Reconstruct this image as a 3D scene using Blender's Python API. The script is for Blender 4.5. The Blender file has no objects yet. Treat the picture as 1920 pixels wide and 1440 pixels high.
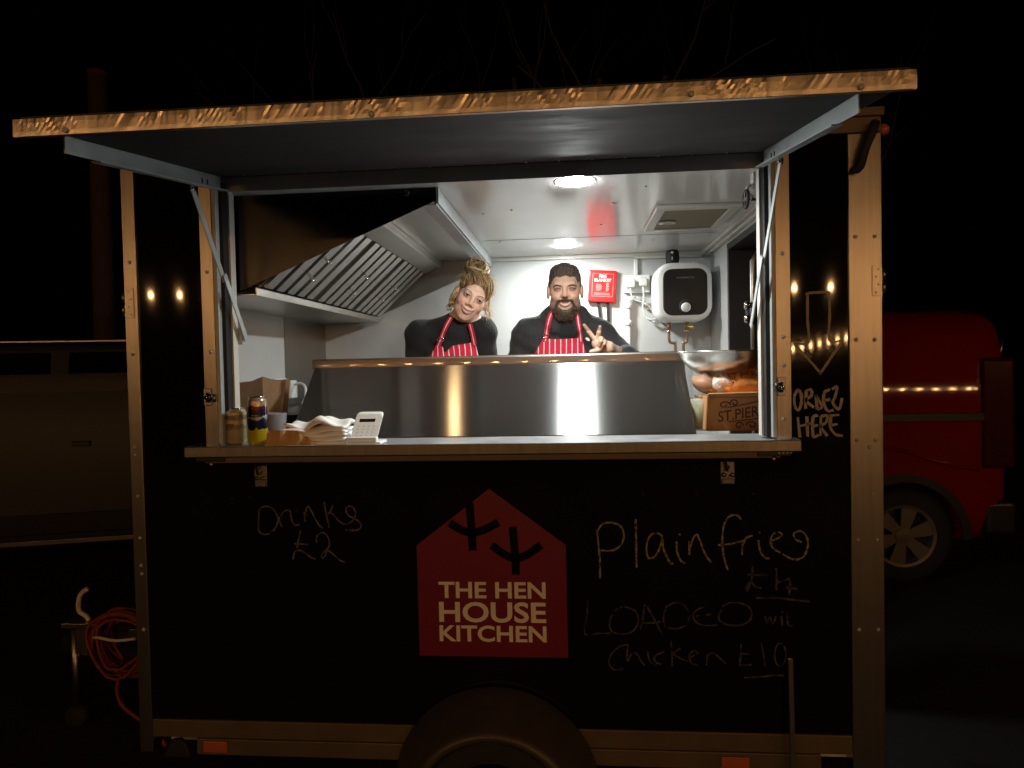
import bpy, bmesh, math, random
import numpy as np
from mathutils import Vector, Matrix
R_ = math.radians
random.seed(7); rng = np.random.default_rng(7)
scene = bpy.context.scene
col = scene.collection

# ------------------------------------------------------------------ camera
# trailer coordinates: x along the serving side, y into the trailer, z up; ground at GZ
GZ = -0.47
cam_d = bpy.data.cameras.new('camera'); cam = bpy.data.objects.new('camera', cam_d); col.objects.link(cam)
cam_d.sensor_fit = 'HORIZONTAL'; cam_d.sensor_width = 36.0; cam_d.lens = 24.364
cam_d.clip_start = 0.05; cam_d.clip_end = 400
rt = Vector((0.99602, 0.08648, -0.02148)); up = Vector((0.01914, 0.02780, 0.99943)); fw = Vector((-0.08703, 0.99587, -0.02604))
cam.matrix_world = Matrix(((rt.x, up.x, -fw.x, 1.5296), (rt.y, up.y, -fw.y, -2.2684), (rt.z, up.z, -fw.z, 1.2030), (0, 0, 0, 1)))
scene.camera = cam
# ------------------------------------------------------------------ night sky
world = bpy.data.worlds.new('World'); scene.world = world; world.use_nodes = True
wn = world.node_tree.nodes; wl = world.node_tree.links
bg = wn['Background']; sky = wn.new('ShaderNodeTexSky'); sky.sky_type = 'NISHITA'; sky.sun_disc = False
sky.sun_elevation = R_(-9); sky.sun_rotation = R_(200)
wl.new(sky.outputs[0], bg.inputs[0]); bg.inputs[1].default_value = 0.05
scene.view_settings.view_transform = 'Standard'; scene.view_settings.look = 'None'
scene.view_settings.exposure = 0; scene.view_settings.gamma = 1
scene.render.engine = 'CYCLES'
scene.cycles.max_bounces = 10; scene.cycles.sample_clamp_indirect = 4; scene.cycles.blur_glossy = 1.0
FESTOON_W = 360.0      # radiance of one warm festoon bulb
LED_W = 440.0          # radiance of one ceiling downlight

# ------------------------------------------------------------------ materials
def mat(name, colr=(.5, .5, .5), rough=.5, metal=0.0, spec=.5, noise=0, nscale=20, bump=0, bscale=60, stretch=None, coat=0, aniso=0, trans=0, ior=None, emis=None, estr=0, alpha=1, rvar=0, attr=None, sss=0, c2=None, sheen=0):
    m = bpy.data.materials.new(name); m.use_nodes = True
    n = m.node_tree.nodes; l = m.node_tree.links; p = n['Principled BSDF']
    p.inputs['Base Color'].default_value = (*colr, 1); p.inputs['Roughness'].default_value = rough
    p.inputs['Metallic'].default_value = metal; p.inputs['Specular IOR Level'].default_value = spec
    p.inputs['Coat Weight'].default_value = coat; p.inputs['Coat Roughness'].default_value = .05
    p.inputs['Anisotropic'].default_value = aniso; p.inputs['Transmission Weight'].default_value = trans
    p.inputs['Alpha'].default_value = alpha; p.inputs['Sheen Weight'].default_value = sheen
    if ior: p.inputs['IOR'].default_value = ior
    if emis: p.inputs['Emission Color'].default_value = (*emis, 1); p.inputs['Emission Strength'].default_value = estr
    if sss: p.inputs['Subsurface Weight'].default_value = sss; p.inputs['Subsurface Radius'].default_value = (.012, .004, .002); p.inputs['Subsurface Scale'].default_value = .6
    tc = n.new('ShaderNodeTexCoord'); mp = n.new('ShaderNodeMapping'); l.new(tc.outputs['Object'], mp.inputs[0])
    if stretch: mp.inputs['Scale'].default_value = stretch
    src = None
    if attr:
        a = n.new('ShaderNodeVertexColor'); a.layer_name = attr; src = a.outputs['Color']
    if noise or c2:
        t = n.new('ShaderNodeTexNoise'); t.inputs['Scale'].default_value = nscale; t.inputs['Detail'].default_value = 6; t.inputs['Roughness'].default_value = .65
        l.new(mp.outputs[0], t.inputs[0])
        mx = n.new('ShaderNodeMix'); mx.data_type = 'RGBA'
        if c2:
            rp = n.new('ShaderNodeMapRange'); rp.inputs[1].default_value = .42; rp.inputs[2].default_value = .62; l.new(t.outputs[0], rp.inputs[0]); l.new(rp.outputs[0], mx.inputs[0])
            mx.inputs[6].default_value = (*colr, 1); mx.inputs[7].default_value = (*c2, 1)
        else:
            mx.blend_type = 'MULTIPLY'; mx.inputs[0].default_value = noise
            rp = n.new('ShaderNodeMapRange'); rp.inputs[1].default_value = .3; rp.inputs[2].default_value = .7; rp.inputs[3].default_value = .25; l.new(t.outputs[0], rp.inputs[0])
            if src: l.new(src, mx.inputs[6])
            else: mx.inputs[6].default_value = (*colr, 1)
            l.new(rp.outputs[0], mx.inputs[7])
        src = mx.outputs[2]
        if rvar:
            rr = n.new('ShaderNodeMapRange'); rr.inputs[1].default_value = .3; rr.inputs[2].default_value = .7; rr.inputs[3].default_value = max(.02, rough - rvar); rr.inputs[4].default_value = rough + rvar
            l.new(t.outputs[0], rr.inputs[0]); l.new(rr.outputs[0], p.inputs['Roughness'])
    if src: l.new(src, p.inputs['Base Color'])
    if bump:
        t2 = n.new('ShaderNodeTexNoise'); t2.inputs['Scale'].default_value = bscale; t2.inputs['Detail'].default_value = 4
        l.new(mp.outputs[0], t2.inputs[0]); b = n.new('ShaderNodeBump'); b.inputs['Strength'].default_value = bump; b.inputs['Distance'].default_value = .01
        l.new(t2.outputs[0], b.inputs['Height']); l.new(b.outputs[0], p.inputs['Normal'])
    if aniso:
        tg = n.new('ShaderNodeCombineXYZ'); tg.inputs[1].default_value = .7; tg.inputs[2].default_value = .7; l.new(tg.outputs[0], p.inputs['Tangent'])
    return m
M = {}
M['black'] = mat('black_gloss_panel', (.0035, .0036, .004), .036, aniso=.7, c2=(.0055, .0056, .006), nscale=2.5)
M['alu'] = mat('aluminium_trim', (.40, .375, .345), .31, 1.0, noise=.32, nscale=7, stretch=(7, 1, .35))
M['alu_rail'] = mat('dull_galvanised_rail', (.15, .115, .085), .55, .4, noise=.4, nscale=6, rvar=.06)
M['tape'] = mat('rippled_alloy_edge', (.82, .73, .62), .34, 1.0, noise=.16, nscale=60, stretch=(2.2, 1, .5))
M['galv'] = mat('grey_bracket_metal', (.46, .50, .51), .5, .15, noise=.3, nscale=12)
M['steel'] = mat('brushed_steel', (.36, .36, .355), .235, 1, noise=.07, nscale=6, stretch=(2, 1, .3), aniso=1.0)
M['steel_plain'] = mat('plain_steel', (.62, .59, .55), .36, 1, noise=.15, nscale=4)
M['steel_dark'] = mat('dark_steel', (.36, .34, .31), .34, 1, noise=.18, nscale=4)
M['bowl'] = mat('worn_bowl_steel', (.82, .80, .76), .30, 1, noise=.2, nscale=10)
M['shelf_top'] = mat('satin_shelf_sheet', (.50, .51, .52), .38, .55, noise=.35, nscale=9, rvar=.1)
M['slat'] = mat('bright_filter_steel', (.80, .78, .74), .26, 1, noise=.2, nscale=12)
M['chrome'] = mat('bright_steel', (.62, .61, .58), .12, 1)
M['rail'] = mat('rounded_steel_rail', (.24, .20, .17), .40, 1, coat=1, noise=.15, nscale=12)
M['ceil'] = mat('white_lining_lightened', (.74, .74, .72), .17, noise=.12, nscale=2.0, rvar=.05)  # lighter copy of the wall lining, paints extra light onto the ceiling
M['grp'] = mat('white_plastic_lining', (.58, .585, .575), .18, noise=.16, nscale=2.2, rvar=.05, bump=.03, bscale=5)  # same lining as the ceiling, darkened to offset strong downlight on the walls
M['white'] = mat('white_plastic', (.75, .75, .72), .35)
M['offwhite'] = mat('aged_white_plastic', (.64, .63, .57), .4)
M['blackplastic'] = mat('black_plastic', (.012, .012, .013), .35, noise=.4, nscale=40)
M['rubber'] = mat('black_rubber', (.010, .010, .010), .7, noise=.5, nscale=30)
M['flap'] = mat('flap_underside', (.050, .050, .053), .75, spec=.25, noise=.7, nscale=4, stretch=(1, 2.5, 1), rvar=.16)
M['ground'] = mat('dark_gravel_ground', (.007, .0065, .0055), .95, noise=.8, nscale=14, bump=.7, bscale=35)
M['red_vinyl'] = mat('dark_red_vinyl', (.17, .0010, .026), .5, noise=.15, nscale=6)
M['cream'] = mat('cream_vinyl', (.86, .82, .76), .5, noise=.15, nscale=30)
M['chalk'] = mat('chalk', (.32, .29, .25), .9, noise=.6, nscale=240)
M['chalk_ghost'] = mat('worn_chalk', (.115, .108, .098), .9, noise=.6, nscale=200)
M['chalk_faint'] = mat('faint_chalk', (.20, .18, .155), .9, noise=.6, nscale=200)
M['paint_pen'] = mat('pale_paint_pen', (.42, .38, .32), .7, noise=.4, nscale=120)
M['amber'] = mat('amber_reflector', (.42, .10, .03), .3)
M['red'] = mat('red_plastic', (.72, .012, .012), .3)
M['white_print'] = mat('white_print', (.8, .78, .76), .5)
M['pink_print'] = mat('faded_print', (.75, .30, .28), .5)
M['brass'] = mat('brass', (.42, .33, .12), .35, .9, noise=.3)
M['copper'] = mat('dull_copper', (.36, .23, .15), .4, .8, noise=.4)
M['card'] = mat('brown_cardboard', (.52, .26, .10), .8, noise=.25, nscale=25, bump=.1)
M['wrapper'] = mat('torn_brown_paper', (.58, .34, .15), .85, noise=.3, nscale=25, bump=.2)
M['kraft'] = mat('kraft_paper', (.33, .20, .105), .85, noise=.25, nscale=30, bump=.2, bscale=20)
M['print_brown'] = mat('dark_brown_print', (.10, .035, .012), .7)
M['paper'] = mat('napkin_paper', (.88, .86, .82), .9, bump=.15, bscale=60)
M['key_grey'] = mat('pale_grey_key', (.50, .50, .48), .5)
M['grey'] = mat('grey_plastic', (.22, .21, .22), .45)
M['screen'] = mat('dark_screen', (.02, .012, .008), .15)
M['beige'] = mat('vent_mesh', (.30, .26, .17), .8, noise=.4, nscale=200)
M['glassdark'] = mat('dark_vehicle_glass', (.006, .006, .007), .06)
M['van_red'] = mat('red_paint', (.19, .002, .002), .6, coat=1, spec=.08)
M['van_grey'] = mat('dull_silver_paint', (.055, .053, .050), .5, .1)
M['tyre'] = mat('tyre_rubber', (.012, .012, .012), .8, noise=.5, nscale=50)
M['alloy'] = mat('alloy_wheel', (.13, .115, .10), .45, .25)
M['tail'] = mat('dark_tail_lamp', (.05, .004, .004), .15)
M['wood'] = mat('weathered_wood', (.12, .075, .045), .9, noise=.6, nscale=12, stretch=(6, 6, .5), bump=.4)
M['bark'] = mat('bark', (.07, .058, .045), .95, noise=.6, nscale=20, bump=.5)
M['orange'] = mat('orange_cable', (.22, .036, .008), .6)
M['bulb'] = mat('warm_bulb', (1, .6, .25), .3, emis=(1, .50, .185), estr=FESTOON_W)
M['hood_lamp'] = mat('warm_hood_lamp', (1, .8, .6), .3, emis=(1, .60, .28), estr=85.0)
M['led'] = mat('led_diffuser', (1, 1, 1), .3, emis=(.95, 1.0, .97), estr=LED_W)
M['black_knit'] = mat('black_knit', (.010, .010, .011), .9, noise=.5, nscale=90, bump=.35, bscale=120, sheen=.08)
M['jacket'] = mat('charcoal_fleece', (.026, .026, .028), .85, noise=.5, nscale=45, bump=.3, bscale=60, sheen=.12)
M['denim'] = mat('dark_trousers', (.02, .022, .03), .9)
M['skin'] = mat('skin', (.6, .4, .3), .42, attr='col', sss=.10, spec=.4, noise=.16, nscale=70, bump=.12, bscale=260)
M['hair'] = mat('hair', (.2, .1, .05), .42, attr='col', spec=.45)
M['hair_matt'] = mat('matt_short_hair', (.05, .04, .03), .85, attr='col', spec=.15)
M['teeth'] = mat('teeth', (.72, .68, .60), .3)
M['lip'] = mat('lips', (.42, .14, .12), .4)
M['eye_white'] = mat('eye_white', (.6, .57, .54), .2)
M['iris'] = mat('dark_iris', (.035, .022, .016), .12)
M['lash'] = mat('lash', (.022, .013, .010), .7)
M['bun_bread'] = mat('glazed_bread', (.42, .17, .045), .5, noise=.6, nscale=12)
M['pickle'] = mat('pickled_greens', (.20, .20, .04), .4, c2=(.36, .33, .07), nscale=30)
M['tub_clear'] = mat('cloudy_plastic', (.62, .64, .50), .2, alpha=.4)
M['orange_film'] = mat('orange_wrapper', (.85, .30, .075), .22, noise=.35, nscale=8, bump=.9, bscale=22)
M['film'] = mat('clear_film', (.95, .80, .70), .10, alpha=.13, spec=1.0, bump=1.0, bscale=30)
M['film_knot'] = mat('crumpled_clear_film', (.92, .72, .62), .12, alpha=.6, spec=1.0, bump=1.0, bscale=40)

def bands(name, stops, rough, metal, wob=0, zscale=1.0, dots=None):
    """material whose print changes with height on the object (labels on cans)"""
    m = mat(name, (.5, .5, .5), rough, metal); n = m.node_tree.nodes; l = m.node_tree.links; p = n['Principled BSDF']
    tc = n.new('ShaderNodeTexCoord'); sx = n.new('ShaderNodeSeparateXYZ'); l.new(tc.outputs['Object'], sx.inputs[0])
    nz = n.new('ShaderNodeTexNoise'); nz.inputs['Scale'].default_value = 38; l.new(tc.outputs['Object'], nz.inputs[0])
    ma = n.new('ShaderNodeMath'); ma.operation = 'MULTIPLY_ADD'; ma.inputs[1].default_value = wob; l.new(nz.outputs[0], ma.inputs[0]); l.new(sx.outputs[2], ma.inputs[2])
    dv = n.new('ShaderNodeMath'); dv.operation = 'DIVIDE'; dv.inputs[1].default_value = zscale; l.new(ma.outputs[0], dv.inputs[0])
    rp = n.new('ShaderNodeValToRGB'); rp.color_ramp.interpolation = 'CONSTANT'
    e = rp.color_ramp.elements
    while len(e) < len(stops): e.new(.5)
    for k, (a, c) in enumerate(stops): e[k].position = a; e[k].color = (*c, 1)
    l.new(dv.outputs[0], rp.inputs[0]); l.new(rp.outputs[0], p.inputs['Base Color'])
    return m

def broken(m, scale, lo, hi):
    """dry, dusty strokes: the pigment misses parts of the surface"""
    n = m.node_tree.nodes; l = m.node_tree.links; tc = n.new('ShaderNodeTexCoord'); t = n.new('ShaderNodeTexNoise'); t.inputs['Scale'].default_value = scale; t.inputs['Detail'].default_value = 5
    l.new(tc.outputs['Object'], t.inputs[0]); r = n.new('ShaderNodeMapRange'); r.inputs[1].default_value = lo; r.inputs[2].default_value = hi; l.new(t.outputs[0], r.inputs[0]); l.new(r.outputs[0], n['Principled BSDF'].inputs['Alpha'])
broken(M['chalk'], 70, .34, .56); broken(M['chalk_faint'], 45, .34, .62); broken(M['chalk_ghost'], 40, .36, .66)
def striped(name, pitch, width, c1, c2):
    m = mat(name, c1, .8, bump=.15, bscale=150); n = m.node_tree.nodes; l = m.node_tree.links; p = n['Principled BSDF']
    uv = n.new('ShaderNodeUVMap'); sx = n.new('ShaderNodeSeparateXYZ'); l.new(uv.outputs[0], sx.inputs[0])
    md = n.new('ShaderNodeMath'); md.operation = 'PINGPONG'; md.inputs[1].default_value = pitch / 2; l.new(sx.outputs[0], md.inputs[0])
    lt = n.new('ShaderNodeMath'); lt.operation = 'LESS_THAN'; lt.inputs[1].default_value = width / 2; l.new(md.outputs[0], lt.inputs[0])
    mx = n.new('ShaderNodeMix'); mx.data_type = 'RGBA'; mx.inputs[6].default_value = (*c1, 1); mx.inputs[7].default_value = (*c2, 1)
    l.new(lt.outputs[0], mx.inputs[0]); l.new(mx.outputs[2], p.inputs['Base Color'])
    return m
M['apron'] = striped('red_white_striped_cotton', .0255, .0042, (.58, .008, .045), (.78, .66, .62))

# ------------------------------------------------------------------ builders
def tag(o, label=None, cat=None, group=None, kind=None):
    if label: o['label'] = label
    if cat: o['category'] = cat
    if group: o['group'] = group
    if kind: o['kind'] = kind
    return o
def empty(name, loc, label=None, cat=None, group=None):
    o = bpy.data.objects.new(name, None); o.location = loc; o.empty_display_size = .05; col.objects.link(o)
    bpy.context.view_layer.update()
    return tag(o, label, cat, group)
def link(o, parent=None):
    col.objects.link(o)
    if parent is not None:
        o.parent = parent
        o.matrix_parent_inverse = Matrix.Translation(-parent.location) if parent.type == 'EMPTY' else Matrix.Identity(4)
    return o
class MB:
    def __init__(s): s.v = []; s.f = []
    def raw(s, v, f):
        k = len(s.v); s.v += [tuple(p) for p in v]; s.f += [tuple(i + k for i in q) for q in f]; return s
    def box(s, x0, x1, y0, y1, z0, z1):
        return s.raw([(x0, y0, z0), (x1, y0, z0), (x1, y1, z0), (x0, y1, z0), (x0, y0, z1), (x1, y0, z1), (x1, y1, z1), (x0, y1, z1)],
                     [(3, 2, 1, 0), (4, 5, 6, 7), (0, 1, 5, 4), (1, 2, 6, 5), (2, 3, 7, 6), (3, 0, 4, 7)])
    def hexa(s, p): return s.raw(p, [(3, 2, 1, 0), (4, 5, 6, 7), (0, 1, 5, 4), (1, 2, 6, 5), (2, 3, 7, 6), (3, 0, 4, 7)])
    def bar(s, a, b, w, t, side=(1, 0, 0)):
        a = Vector(a); b = Vector(b); d = (b - a).normalized(); sd = Vector(side); sd = (sd - d * sd.dot(d)).normalized(); n = d.cross(sd)
        return s.hexa([a - sd * w / 2 - n * t / 2, a + sd * w / 2 - n * t / 2, a + sd * w / 2 + n * t / 2, a - sd * w / 2 + n * t / 2,
                       b - sd * w / 2 - n * t / 2, b + sd * w / 2 - n * t / 2, b + sd * w / 2 + n * t / 2, b - sd * w / 2 + n * t / 2])
    def tube(s, path, r, n=8, cap=True):
        P = [Vector(p) for p in path]; k0 = len(s.v); ref = Vector((0, 0, 1))
        rs = r if isinstance(r, (list, tuple)) else [r] * len(P)
        prev = None
        for i, p in enumerate(P):
            d = (P[min(i + 1, len(P) - 1)] - P[max(i - 1, 0)]).normalized()
            if prev is None:
                a = d.orthogonal().normalized()
            else:
                a = (prev - d * prev.dot(d)); a = a.normalized() if a.length > 1e-6 else d.orthogonal().normalized()
            prev = a; b = d.cross(a)
            for j in range(n):
                t = 2 * math.pi * j / n; s.v.append(tuple(p + (a * math.cos(t) + b * math.sin(t)) * rs[i]))
        for i in range(len(P) - 1):
            for j in range(n):
                s.f.append((k0 + i * n + j, k0 + i * n + (j + 1) % n, k0 + (i + 1) * n + (j + 1) % n, k0 + (i + 1) * n + j))
        if cap:
            s.f.append(tuple(k0 + j for j in range(n))[::-1]); s.f.append(tuple(k0 + (len(P) - 1) * n + j for j in range(n)))
        return s
    def lathe(s, prof, c, axis='z', n=28, cap=True):
        k0 = len(s.v)
        for (r, h) in prof:
            for j in range(n):
                t = 2 * math.pi * j / n; u, w = r * math.cos(t), r * math.sin(t)
                p = {'z': (u, w, h), 'y': (u, h, -w), 'x': (h, u, w)}[axis]
                s.v.append((c[0] + p[0], c[1] + p[1], c[2] + p[2]))
        for i in range(len(prof) - 1):
            for j in range(n):
                s.f.append((k0 + i * n + j, k0 + i * n + (j + 1) % n, k0 + (i + 1) * n + (j + 1) % n, k0 + (i + 1) * n + j))
        if cap:
            s.f.append(tuple(k0 + j for j in range(n))[::-1]); s.f.append(tuple(k0 + (len(prof) - 1) * n + j for j in range(n)))
        return s
    def prism(s, poly, a, b, axis='y'):
        """poly of (u,w) extruded along axis from a to b"""
        def P(u, w, t): return {'y': (u, t, w), 'x': (t, u, w), 'z': (u, w, t)}[axis]
        n = len(poly); return s.raw([P(u, w, a) for u, w in poly] + [P(u, w, b) for u, w in poly],
            [tuple(range(n)), tuple(range(n, 2 * n))[::-1]] + [(i, i + n, (i + 1) % n + n, (i + 1) % n) for i in range(n)])
    def build(s, name, m, parent=None, smooth=False, bevel=0, seg=2, sub=0):
        me = bpy.data.meshes.new(name); me.from_pydata(s.v, [], s.f); me.update()
        bm = bmesh.new(); bm.from_mesh(me); bmesh.ops.recalc_face_normals(bm, faces=bm.faces); bm.to_mesh(me); bm.free()
        me.materials.append(M[m] if isinstance(m, str) else m)
        o = bpy.data.objects.new(name, me); link(o, parent)
        if smooth:
            me.polygons.foreach_set('use_smooth', [True] * len(me.polygons)); me.update()
        if bevel:
            bv = o.modifiers.new('bevel', 'BEVEL'); bv.width = bevel; bv.segments = seg; bv.limit_method = 'ANGLE'; bv.angle_limit = R_(35)
        if sub:
            sb = o.modifiers.new('sub', 'SUBSURF'); sb.levels = sub; sb.render_levels = sub
        return o
def box(name, m, parent, x0, x1, y0, y1, z0, z1, bevel=.002, **k): return MB().box(x0, x1, y0, y1, z0, z1).build(name, m, parent, bevel=bevel, **k)
def copy_to(o, loc, parent):
    c = o.copy(); col.objects.link(c); c.parent = parent; c.location = loc
    c.matrix_parent_inverse = Matrix.Translation(-parent.location) if parent.type == 'EMPTY' else Matrix.Identity(4)
    return c
def smooth_path(pts, n=6):
    P = [np.array(p, float) for p in pts]; out = []
    if len(P) < 3: return [tuple(p) for p in P]
    for i in range(len(P) - 1):
        p0 = P[max(i - 1, 0)]; p1 = P[i]; p2 = P[i + 1]; p3 = P[min(i + 2, len(P) - 1)]
        for k in range(n):
            t = k / n; out.append(tuple(.5 * (2 * p1 + (p2 - p0) * t + (2 * p0 - 5 * p1 + 4 * p2 - p3) * t * t + (3 * p1 - p0 - 3 * p2 + p3) * t ** 3)))
    out.append(tuple(P[-1])); return out
def text(name, body, m, parent, x0, x1, z0, z1, y, weight=0.0, thick=.0012, shear=0, to_world=None):
    """lettering fitted into a rectangle on a plane facing -y (or carried by to_world)"""
    cu = bpy.data.curves.new('lettering_curve', 'FONT'); cu.body = body; cu.size = 1; cu.offset = weight; cu.extrude = .004; cu.shear = shear; cu.resolution_u = 4
    ob = bpy.data.objects.new('lettering_tmp', cu); col.objects.link(ob); dg = bpy.context.evaluated_depsgraph_get()
    me = bpy.data.meshes.new_from_object(ob.evaluated_get(dg)); bpy.data.objects.remove(ob); bpy.data.curves.remove(cu)
    me.name = name; n = len(me.vertices); a = np.empty(n * 3, np.float32); me.vertices.foreach_get('co', a); a = a.reshape(-1, 3)
    lo = a.min(0); hi = a.max(0); b = np.empty_like(a)
    b[:, 0] = x0 + (a[:, 0] - lo[0]) / (hi[0] - lo[0]) * (x1 - x0); b[:, 2] = z0 + (a[:, 1] - lo[1]) / (hi[1] - lo[1]) * (z1 - z0)
    b[:, 1] = y - (a[:, 2] - lo[2]) / max(1e-6, hi[2] - lo[2]) * thick
    if to_world is not None: b = np.array([to_world(p) for p in b], np.float32)
    me.vertices.foreach_set('co', b.ravel()); me.update(); me.materials.clear(); me.materials.append(M[m])
    return link(bpy.data.objects.new(name, me), parent)
def ribbon(mb, pts, w, y, jit=.25, t=.0007):
    """one flat hand-drawn stroke on a plane facing -y"""
    P = smooth_path([(a, 0, b) for a, b in pts], 5); L = []; Rr = []
    for i, p in enumerate(P):
        a = np.array(P[max(i - 1, 0)]); b = np.array(P[min(i + 1, len(P) - 1)]); d = b - a; d /= max(1e-9, np.linalg.norm(d)); nrm = np.array((-d[2], 0, d[0]))
        ww = w * .5 * (1 + jit * random.uniform(-1, 1)); L.append(np.array(p) + nrm * ww); Rr.append(np.array(p) - nrm * ww)
    v = []
    for a, b in zip(L, Rr): v += [(a[0], y, a[2]), (b[0], y, b[2]), (a[0], y - t, a[2]), (b[0], y - t, b[2])]
    f = []
    for i in range(len(L) - 1):
        k = 4 * i; f += [(k + 2, k + 3, k + 7, k + 6), (k, k + 2, k + 6, k + 4), (k + 1, k + 5, k + 7, k + 3), (k, k + 4, k + 5, k + 1)]
    k = 4 * (len(L) - 1); f += [(0, 1, 3, 2), (k, k + 2, k + 3, k + 1)]
    return mb.raw(v, f)
# ================================================================== ground
MB().raw([(-120, -120, GZ), (120, -120, GZ), (120, 120, GZ), (-120, 120, GZ)], [(0, 1, 2, 3)]).build('ground', 'ground')['kind'] = 'structure'

# ================================================================== trailer
T = empty('catering_trailer', (1.25, .9, GZ), 'black box catering trailer with alloy edges and raised serving hatch', 'trailer')
# --- front skin
low = box('lower_panel', 'black', T, .044, 2.402, .003, .03, 0.0, .935, 0)
lp = box('side_panel', 'black', T, .044, .281, .003, .03, .9352, 1.90, 0)
rp = box('side_panel', 'black', T, 2.217, 2.402, .003, .03, .9352, 1.90, 0)
box('header_panel', 'black', T, .2812, 2.2168, .003, .03, 1.868, 1.90, 0)
# --- corner posts and jamb strips
lpost = box('corner_post', 'alu', T, 0, .048, -.004, .05, -.118, 1.905, .003)
rpost = box('corner_post', 'alu', T, 2.399, 2.5, -.004, .05, -.118, 1.905, .003)
ljamb = box('jamb_strip', 'alu', T, .277, .321, -.003, .012, .94, 1.862, .0015)
rjamb = box('jamb_strip', 'alu', T, 2.176, 2.221, -.003, .012, .94, 1.862, .0015)
top = box('top_rail', 'alu_rail', T, 0, 2.5, -.004, .05, 1.9065, 1.955, .003)
rail = box('bottom_rail', 'alu_rail', T, .0485, 2.3985, -.004, .06, -.062, -.0005, .003)
rail2 = box('bottom_rail', 'alu_rail', T, .21, 2.30, -.009, .06, -.118, -.0625, .003)
box('reflector', 'amber', rail2, .237, .322, -.0155, -.0095, -.106, -.068, .002)
box('reflector', 'amber', rail2, 1.986, 2.074, -.0155, -.0095, -.109, -.074, .002)
MB().prism([(.10, -.118), (.20, -.118), (.185, -.075), (.16, -.055), (.13, -.06)], -.03, -.0095).build('corner_steady', 'rubber', T, bevel=.004)
# bolts share one mesh
bolt0 = MB().lathe([(.0065, .0), (.0065, -.002), (.0045, -.0042), (.0012, -.005)], (0, 0, 0), 'y', 12)
b_me = None
def bolts(pts, y, parent, m='galv'):
    global b_me
    for (x, z) in pts:
        if b_me is None:
            o = bolt0.build('bolt', m, parent, smooth=True); b_me = o.data
        else:
            o = bpy.data.objects.new('bolt', b_me); link(o, parent)
        o.location = (x, y, z)
bolts([(2.419, 1.584), (2.478, 1.583), (2.419, 1.262), (2.475, 1.261), (2.42, .946), (2.476, .946), (2.457, .924), (2.465, .777), (2.419, .63), (2.477, .63), (2.42, .343), (2.478, .344)], -.004, rpost)
bolts([(.024, 1.586), (.024, 1.27), (.020, .951), (.021, .924), (.025, .781), (.027, .636), (.028, .539), (.03, .511), (.029, .315)], -.004, lpost)
bolts([(.3, 1.544), (.304, 1.272), (.298, 1.018)], -.003, ljamb); bolts([(2.197, 1.54), (2.197, 1.276), (2.199, 1.186), (2.195, 1.017)], -.003, rjamb)
for (x, z) in ((.62, .71), (.42, .775), (1.55, .775), (1.75, .775), (1.92, .775), (2.1, .775), (.36, .77), (.73, .775)):
    MB().lathe([(.005, .003), (.0045, .001), (.001, .0)], (x, 0, z), 'y', 10).build('rivet', 'blackplastic', low, smooth=True)
# hinge plates of the end doors
for (x0, x1, z0, z1, kx, sgn) in ((.0, .046, 1.394, 1.498, -.006, -1), (2.466, 2.500, 1.397, 1.494, 2.506, 1)):
    h = box('hinge', 'alu', T, x0 + (.002 if sgn > 0 else .004), x1 - (.002 if sgn > 0 else .010), -.0075, -.0042, z0, z1, .001)
    for k in range(4):
        zz = z0 + (z1 - z0) * (k + .5) / 4
        MB().lathe([(.0042, -.0078), (.0042, -.0082), (.003, -.0086)], ((x0 + x1) / 2 + (.004 if k % 2 else -.004) * sgn, 0, zz), 'y', 10).build('screw', 'steel_dark', h, smooth=True)
    for k in range(2):
        zz = z0 + (z1 - z0) * (.28 + .42 * k); MB().tube([(kx, .0, zz - .018), (kx, .0, zz + .018)], .006, 10).build('knuckle', 'alu', h, smooth=True)
# --- body shell and lining
box('roof', 'alu_rail', T, -.01, 2.51, -.006, 1.83, 1.9565, 1.985, .004)
box('back_skin', 'black', T, .0, 2.5, 1.79, 1.82, -.10, 1.955, .002)
lw = box('left_wall', 'grp', T, .045, .08, .0515, 1.789, -.05, 1.9, 0)
box('left_skin', 'black', T, .005, .044, .0515, 1.789, -.10, 1.955, 0)
box('splash_plate', 'steel_dark', lw, .0805, .083, 1.13, 1.715, -.04, 1.47, 0)
bw = box('back_wall', 'grp', T, .0805, 2.31, 1.72, 1.789, -.05, 1.9, 0)
ce = box('ceiling', 'ceil', T, .0805, 2.498, .0515, 1.7195, 1.825, 1.9, 0)
box('floor', 'grp', T, .0805, 2.498, .0515, 1.7195, -.10, -.05, 0)
# right wall with an open doorway between y .16 and 1.27
rw = MB().box(2.3105, 2.498, 1.27, 1.789, -.05, 1.8245).build('right_wall', 'grp', T)
box('right_wall', 'blackplastic', T, 2.3105, 2.498, .0515, .16, -.05, 1.8245, 0)
box('right_wall', 'grp', T, 2.3105, 2.498, .1605, 1.2695, 1.785, 1.8245, 0)
df = MB().box(2.306, 2.50, 1.232, 1.2695, -.05, 1.784).box(2.306, 2.50, .1605, 1.2315, 1.752, 1.784).build('door_frame', 'rubber', T)
MB().box(2.300, 2.3055, 1.236, 1.250, -.05, 1.76).build('seal', 'grey', df)
gr = MB().tube([(2.36, 1.0, .6), (2.36, 1.0, 1.66), (2.40, 1.0, 1.72)], .012, 10).build('grab_rail', 'steel_dark', T, smooth=True)
MB().lathe([(.012, -.05), (.026, -.045), (.030, -.02), (.030, .02), (.024, .045), (.012, .05)], (2.352, .985, 1.42), 'z', 16).build('clamp', 'blackplastic', gr, smooth=True)
MB().lathe([(.012, -.012), (.020, -.008), (.020, .008), (.012, .012)], (2.325, .97, 1.455), 'x', 14).build('clamp_knob', 'chrome', gr, smooth=True)
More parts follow.
